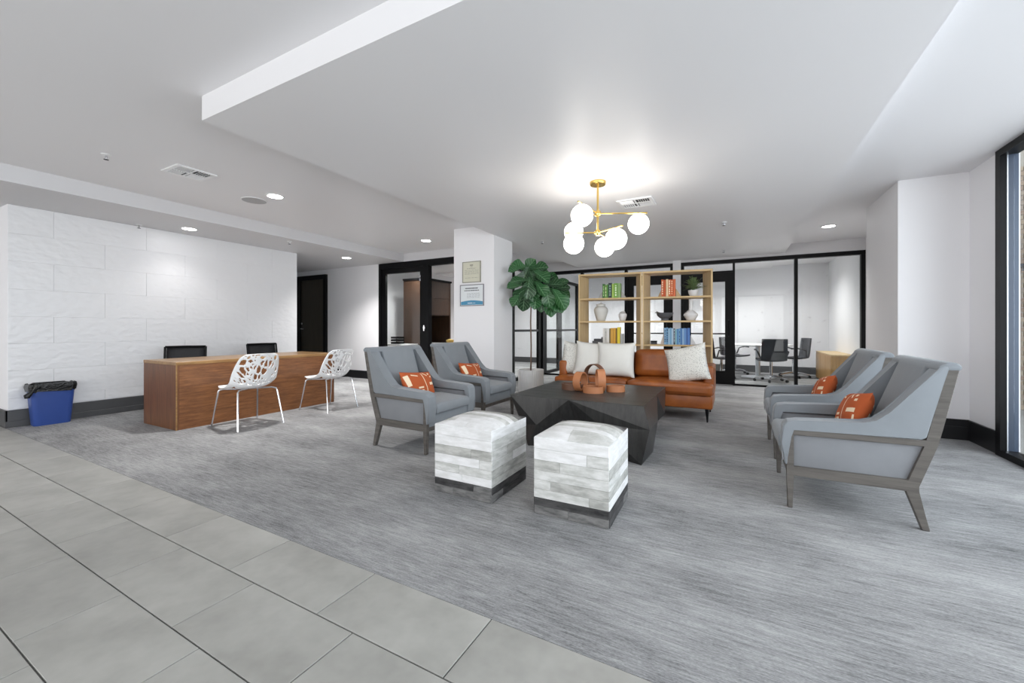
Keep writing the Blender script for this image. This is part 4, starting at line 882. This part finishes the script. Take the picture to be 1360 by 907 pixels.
for k in range(46):
    a = q.uniform(0, 2 * math.pi); ln = q.uniform(0.14, 0.27); el = q.uniform(0.25, 1.25); p0 = Vector((0, 0, 0.085)); d = Vector((math.cos(a) * math.cos(el) * 0.8, math.sin(a) * math.cos(el) * 0.65, math.sin(el)))
    for i in range(7):
        p = p0 + d * ln * (0.3 + 0.7 * i / 6) - Vector((0, 0, 0.05 * (i / 6) ** 2)); sd = d.cross(Vector((0, 0, 1))).normalized()
        for s in (-1, 1):
            e = p + sd * s * 0.032 + d * 0.02 + Vector((0, 0, q.uniform(-.006, .008))); m1 = (p + e) / 2
            fr.poly([tuple(p), tuple(m1 + d * 0.008), tuple(e), tuple(m1 - d * 0.007 + Vector((0, 0, .003)))], [(0, 1, 2), (0, 2, 3)])
    fr.tube([tuple(p0), tuple(p0 + d * ln * 0.6)], 0.0015, 4)
fo = fr.build('fern_foliage', M['fern'], t, smooth=0); fo['kind'] = 'stuff'

# ---------------------------------------------------------------- fiddle leaf tree
tp = camxy(0.308, 6.70)
ft = thing('fiddle_leaf_tree', 'fiddle leaf fig tree in a fluted white pot beside the column', 'potted tree', (tp.x, tp.y, 0))
B().lathe([(0.185, 0.0), (0.195, 0.004), (0.208, 0.42), (0.208, 0.43), (0.19, 0.43), (0.18, 0.36)], 144, (0, 0, 0), 36, 0.016).build('planter', M['pot'], ft, smooth=40)
B().lathe([(0.182, 0.37), (0.1, 0.385), (0.001, 0.39)], 24).build('soil', M['soil'], ft)
B().tube([(0, 0, 0.36), (0.006, 0, 0.8), (-0.004, 0.0, 1.2), (0.004, 0, 1.45), (0.0, 0, 1.62)], [0.014, 0.012, 0.012, 0.011, 0.008], 8).build('trunk', M['stem'], ft)
def leaf_mesh(seed, fold, curl):
    prof = [0.03, 0.30, 0.40, 0.46, 0.56, 0.74, 0.90, 0.98, 0.92, 0.66, 0.10]; q = random.Random(seed); nv = 10; nu = 6
    def fn(u, v):
        f = v * nv; i = min(int(f), nv - 1); wv = (prof[i] + (prof[i + 1] - prof[i]) * (f - i)) * 0.36; x = (2 * u - 1)
        return (wv * x, v, fold * abs(x) * wv - curl * v * v + 0.025 * math.sin(v * 16 + x * 2) * abs(x))
    return B().grid(fn, nu, nv, uv=True).mesh('leaf', M['leaf'], 80)
LM = [leaf_mesh(1, 0.35, 0.25), leaf_mesh(2, 0.2, 0.45), leaf_mesh(3, 0.5, 0.12)]
# each leaf: base direction described in the tree's own frame (side offset, height, depth offset from trunk, heading, pitch, size)
LV = []
q = random.Random(5)
def L_(sx, z, dy, head, pit, size, spin=0): LV.append((sx, z, dy, head, pit, size, spin))
for sx, z, dy, an, ln in ((-.16, 2.06, -.15, 150, .30), (-.05, 2.10, .05, 60, .28), (.10, 2.08, -.05, 20, .30), (.16, 2.02, .12, -10, .32), (-.26, 1.98, -.55, 195, .24), (-.20, 1.84, -.50, 170, .27), (-.28, 1.72, -.58, 190, .24),
                         (-.10, 1.94, -.25, 250, .34), (.02, 1.88, -.28, 290, .34), (.14, 1.92, -.22, -45, .34), (.24, 1.90, .05, 0, .30), (.30, 1.98, .15, 20, .28), (-.18, 1.66, -.50, 210, .28), (-.22, 1.54, -.54, 235, .27),
                         (-.12, 1.58, -.32, 260, .32), (.00, 1.70, -.30, 275, .36), (.12, 1.74, -.30, -60, .34), (.22, 1.76, -.12, -25, .32), (.30, 1.66, .0, -35, .34), (.34, 1.82, -.05, 15, .30), (.40, 1.70, -.1, -15, .30),
                         (.16, 1.56, -.18, -100, .34), (.30, 1.52, -.16, -75, .40), (.36, 1.56, -.22, -55, .38), (.44, 1.76, -.12, 30, .26), (.46, 1.84, -.05, 45, .24), (-.02, 1.98, .22, 90, .30), (-.2, 1.9, .2, 150, .3), (.1, 1.7, .3, 60, .3), (-.1, 1.6, .25, 120, .3), (.26, 1.75, .28, 20, .3), (.42, 1.60, -.25, -60, .36), (.24, 1.62, -.3, -85, .34), (.5, 1.7, -.1, -20, .28), (-.05, 1.76, -.4, 265, .33), (.06, 1.55, -.25, -95, .3)):
    L_(sx, z, dy, an, 0, ln)
brs = B()
for sx, z, dy, an, ln, *_ in [(a, b, c, d, f) for a, b, c, d, e, f, g in LV]:
    # petiole joint lies toward the trunk; the blade points outward and droops
    ha = R(an); dirx, dirz = math.cos(ha), math.sin(ha)
    out = Vector((sx, dy * 1.0, 0)); base_h = z
    X = Vector((c_, s_, 0)); Dp = Vector((-s_, c_, 0))          # tree frame: side and depth
    tip = X * dirx + Vector((0, 0, 1)) * dirz * 0.8 + Dp * (0.45 if dy > 0.1 else -0.45) * (0.4 + q.random() * 0.8)
    tip.normalize()
    b0 = X * (sx - dirx * ln * 0.5) * 1.0 + Dp * dy + Vector((0, 0, z - dirz * ln * 0.4))
    nrm = (Dp * (-1 if dy <= 0.1 else 1) + Vector((0, 0, 0.75)) + X * q.uniform(-.35, .35)); nrm = (nrm - tip * nrm.dot(tip)).normalized(); sdv = tip.cross(nrm)
    mt = Matrix((sdv, tip, nrm)).transposed().to_4x4(); mt.translation = b0
    o = link('leaf', LM[q.randrange(3)], ft); o.matrix_parent_inverse = Matrix.Identity(4); o.matrix_local = mt @ Matrix.Scale(ln * q.uniform(.92, 1.08), 4)
    hz_ = max(1.46, min(1.62, z - 0.12)); brs.tube([(0, 0, hz_), (b0.x * 0.5, b0.y * 0.5, (hz_ + b0.z) / 2 + 0.02), tuple(b0)], [0.0045, 0.004, 0.003], 5)
brs.build('branches', plain('petiole_green', '3f5a33', 0.7), ft)

# ---------------------------------------------------------------- meeting room furniture
mtb = thing('round_meeting_table', 'round white meeting table behind the glass', 'table', (0.50, 10.75, 0))
B().lathe([(0.001, 0.715), (0.63, 0.715), (0.65, 0.725), (0.65, 0.742), (0.001, 0.745)], 40).build('tabletop', M['white'], mtb)
B().tube([(0, 0, 0.02), (0, 0, 0.715)], 0.05, 14).build('pedestal', M['alu'], mtb); B().lathe([(0.001, 0), (0.33, 0), (0.33, 0.012), (0.06, 0.035), (0.001, 0.035)], 28).build('foot', M['alu'], mtb)
def conf_chair():
    t = thing('meeting_chair', 'x', 'chair', group='charcoal castor chairs in the meeting room')
    def sh(u, v):
        y = (-0.23 + 0.46 * u) * (1 - 0.12 * max(0, v - .6)); k = 2 * u - 1
        if v < 0.5: x, z = 0.22 - 0.82 * v, 0.455 + 0.02 * k * k - 0.02 * math.sin(math.pi * v * 2)
        else: f = (v - 0.5) / 0.5; x, z = -0.19 - 0.10 * f + 0.05 * k * k * f, 0.455 + 0.43 * f ** 1.3 + 0.02 * (1 - f) * k * k
        return (x, y, z)
    o = B().grid(sh, 10, 20).build('shell', M['confdark'], t, smooth=60); o.modifiers.new('thick', 'SOLIDIFY').thickness = 0.03
    for s in (-1, 1): B().tube([(-0.16, s * 0.22, 0.48), (-0.14, s * 0.275, 0.62), (0.02, s * 0.275, 0.66), (0.15, s * 0.265, 0.65)], 0.016).build('armrest', M['confdark'], t)
    B().tube([(0, 0, 0.09), (0, 0, 0.45)], 0.028, 10).build('column', M['chrome'], t); starbase(t, M['chrome'], 0.30, 0.11, M['black']); return t
cc = conf_chair(); cc.location = (0.70, 10.02, 0); cc.rotation_euler[2] = R(100); cc['label'] = 'charcoal meeting chair with its back to the glass, in front of the table'
dup(cc, (-0.22, 10.25, 0), R(20), 'charcoal meeting chair seen in profile behind the glazed door'); dup(cc, (1.20, 11.10, 0), R(195), 'charcoal meeting chair right of the glass mullion'); dup(cc, (0.05, 11.35, 0), R(-45), 'charcoal meeting chair beyond the round table')
cb = thing('wood_cabinet', 'honey wood cabinet against the right wall of the meeting room', 'cabinet', (1.805, 10.4, 0))
bx(-0.175, 0.175, -0.8, 0.8, 0.02, 0.58, 0.003, 1).build('body', M['oakcab'], cb, smooth=0); bx(-0.18, 0.178, -0.81, 0.81, 0.58, 0.605, 0.002, 1).build('top', M['oak'], cb, smooth=0); bx(-0.15, 0.17, -0.78, 0.78, 0, 0.02).build('plinth', M['black'], cb, smooth=0)
for k in range(3): bx(-0.182, -0.176, -0.79 + k * 0.53, -0.27 + k * 0.53, 0.04, 0.56, 0.002, 1).build('cabinet_door', M['oakcab'], cb, smooth=0)

# ---------------------------------------------------------------- glazed office furniture
hu = thing('office_hutch', 'dark wood office hutch with overhead cupboards and desk', 'cabinet', (-6.08, 7.17, 0))
bx(-0.63, 0, 0, 0.04, 0, 2.20).build('side_panel', M['espresso'], hu, smooth=0); bx(-0.63, 0, 0.92, 0.96, 0, 2.20).build('side_panel', M['espresso'], hu, smooth=0)
bx(-0.63, -0.60, 0.04, 0.92, 0.05, 2.20).build('back_panel', M['espresso'], hu, smooth=0); bx(-0.64, 0.02, -0.02, 0.98, 2.20, 2.24).build('crown', M['black'], hu, smooth=0)
bx(-0.60, -0.03, 0.04, 0.92, 1.40, 2.20).build('overhead_cupboard', M['espresso'], hu, smooth=0)
for k, (a, b) in enumerate(((1.41, 1.79), (1.80, 2.19))): bx(-0.03, -0.005, 0.05, 0.91, a, b, 0.002, 1).build('cupboard_door', M['espresso'], hu, smooth=0)
bx(-0.60, 0.12, 0.04, 0.92, 0.71, 0.75).build('worktop', M['ceramic2'], hu, smooth=0); bx(-0.60, -0.02, 0.04, 0.92, 0, 0.71).build('base_cupboard', M['espresso'], hu, smooth=0)
de = thing('office_desk', 'pale topped office desk behind the glass office door', 'desk', (-6.75, 6.98, 0))
bx(-0.45, 0.5, -0.16, 0.16, 0.72, 0.75, 0.003, 1).build('desktop', M['ceramic2'], de); 
for s in (-1, 1): bx(s * 0.44 - 0.02, s * 0.44 + 0.02, -0.15, 0.15, 0, 0.72).build('leg_panel', M['espresso'], de, smooth=0)
tr = thing('paper_tray', 'black letter tray on the office desk', 'tray', (-6.68, 6.95, 0.75))
for z in (0.0, 0.06, 0.12): bx(-0.12, 0.12, -0.09, 0.09, z, z + 0.006).box(-0.12, -0.112, -0.09, 0.09, z, z + 0.04).box(0.112, 0.12, -0.09, 0.09, z, z + 0.04).box(-0.12, 0.12, 0.082, 0.09, z, z + 0.04).build('tray_tier', M['black'], tr, smooth=0)
for s in (-1, 1): bx(s * 0.116 - 0.004, s * 0.116 + 0.004, 0.08, 0.09, 0, 0.16).build('tray_post', M['black'], tr, smooth=0)
pi = thing('wall_picture', 'small peach picture on the dark office hutch', 'picture', (-6.075, 7.28, 1.40))
bx(0, 0.012, -0.08, 0.08, 0.0, 0.30).build('frame', M['black'], pi, smooth=0); bx(0.012, 0.014, -0.065, 0.065, 0.02, 0.28).build('print', plain('peach_print', 'd9b493', 0.6, vary=0.2), pi, smooth=0)
bk = thing('woven_basket', 'small golden basket on the office worktop', 'basket', (-5.99, 7.98, 0.75))
B().lathe([(0.07, 0), (0.085, 0.01), (0.095, 0.07), (0.085, 0.075), (0.07, 0.02)], 20).build('basket', plain('straw', 'b59a55', 0.8, vary=0.2, vscale=40), bk); B().lathe([(0.08, 0.06), (0.05, 0.085), (0.001, 0.095)], 16).build('filling', plain('straw_fill', 'c4ad6c', 0.9, vary=0.3, vscale=50), bk)
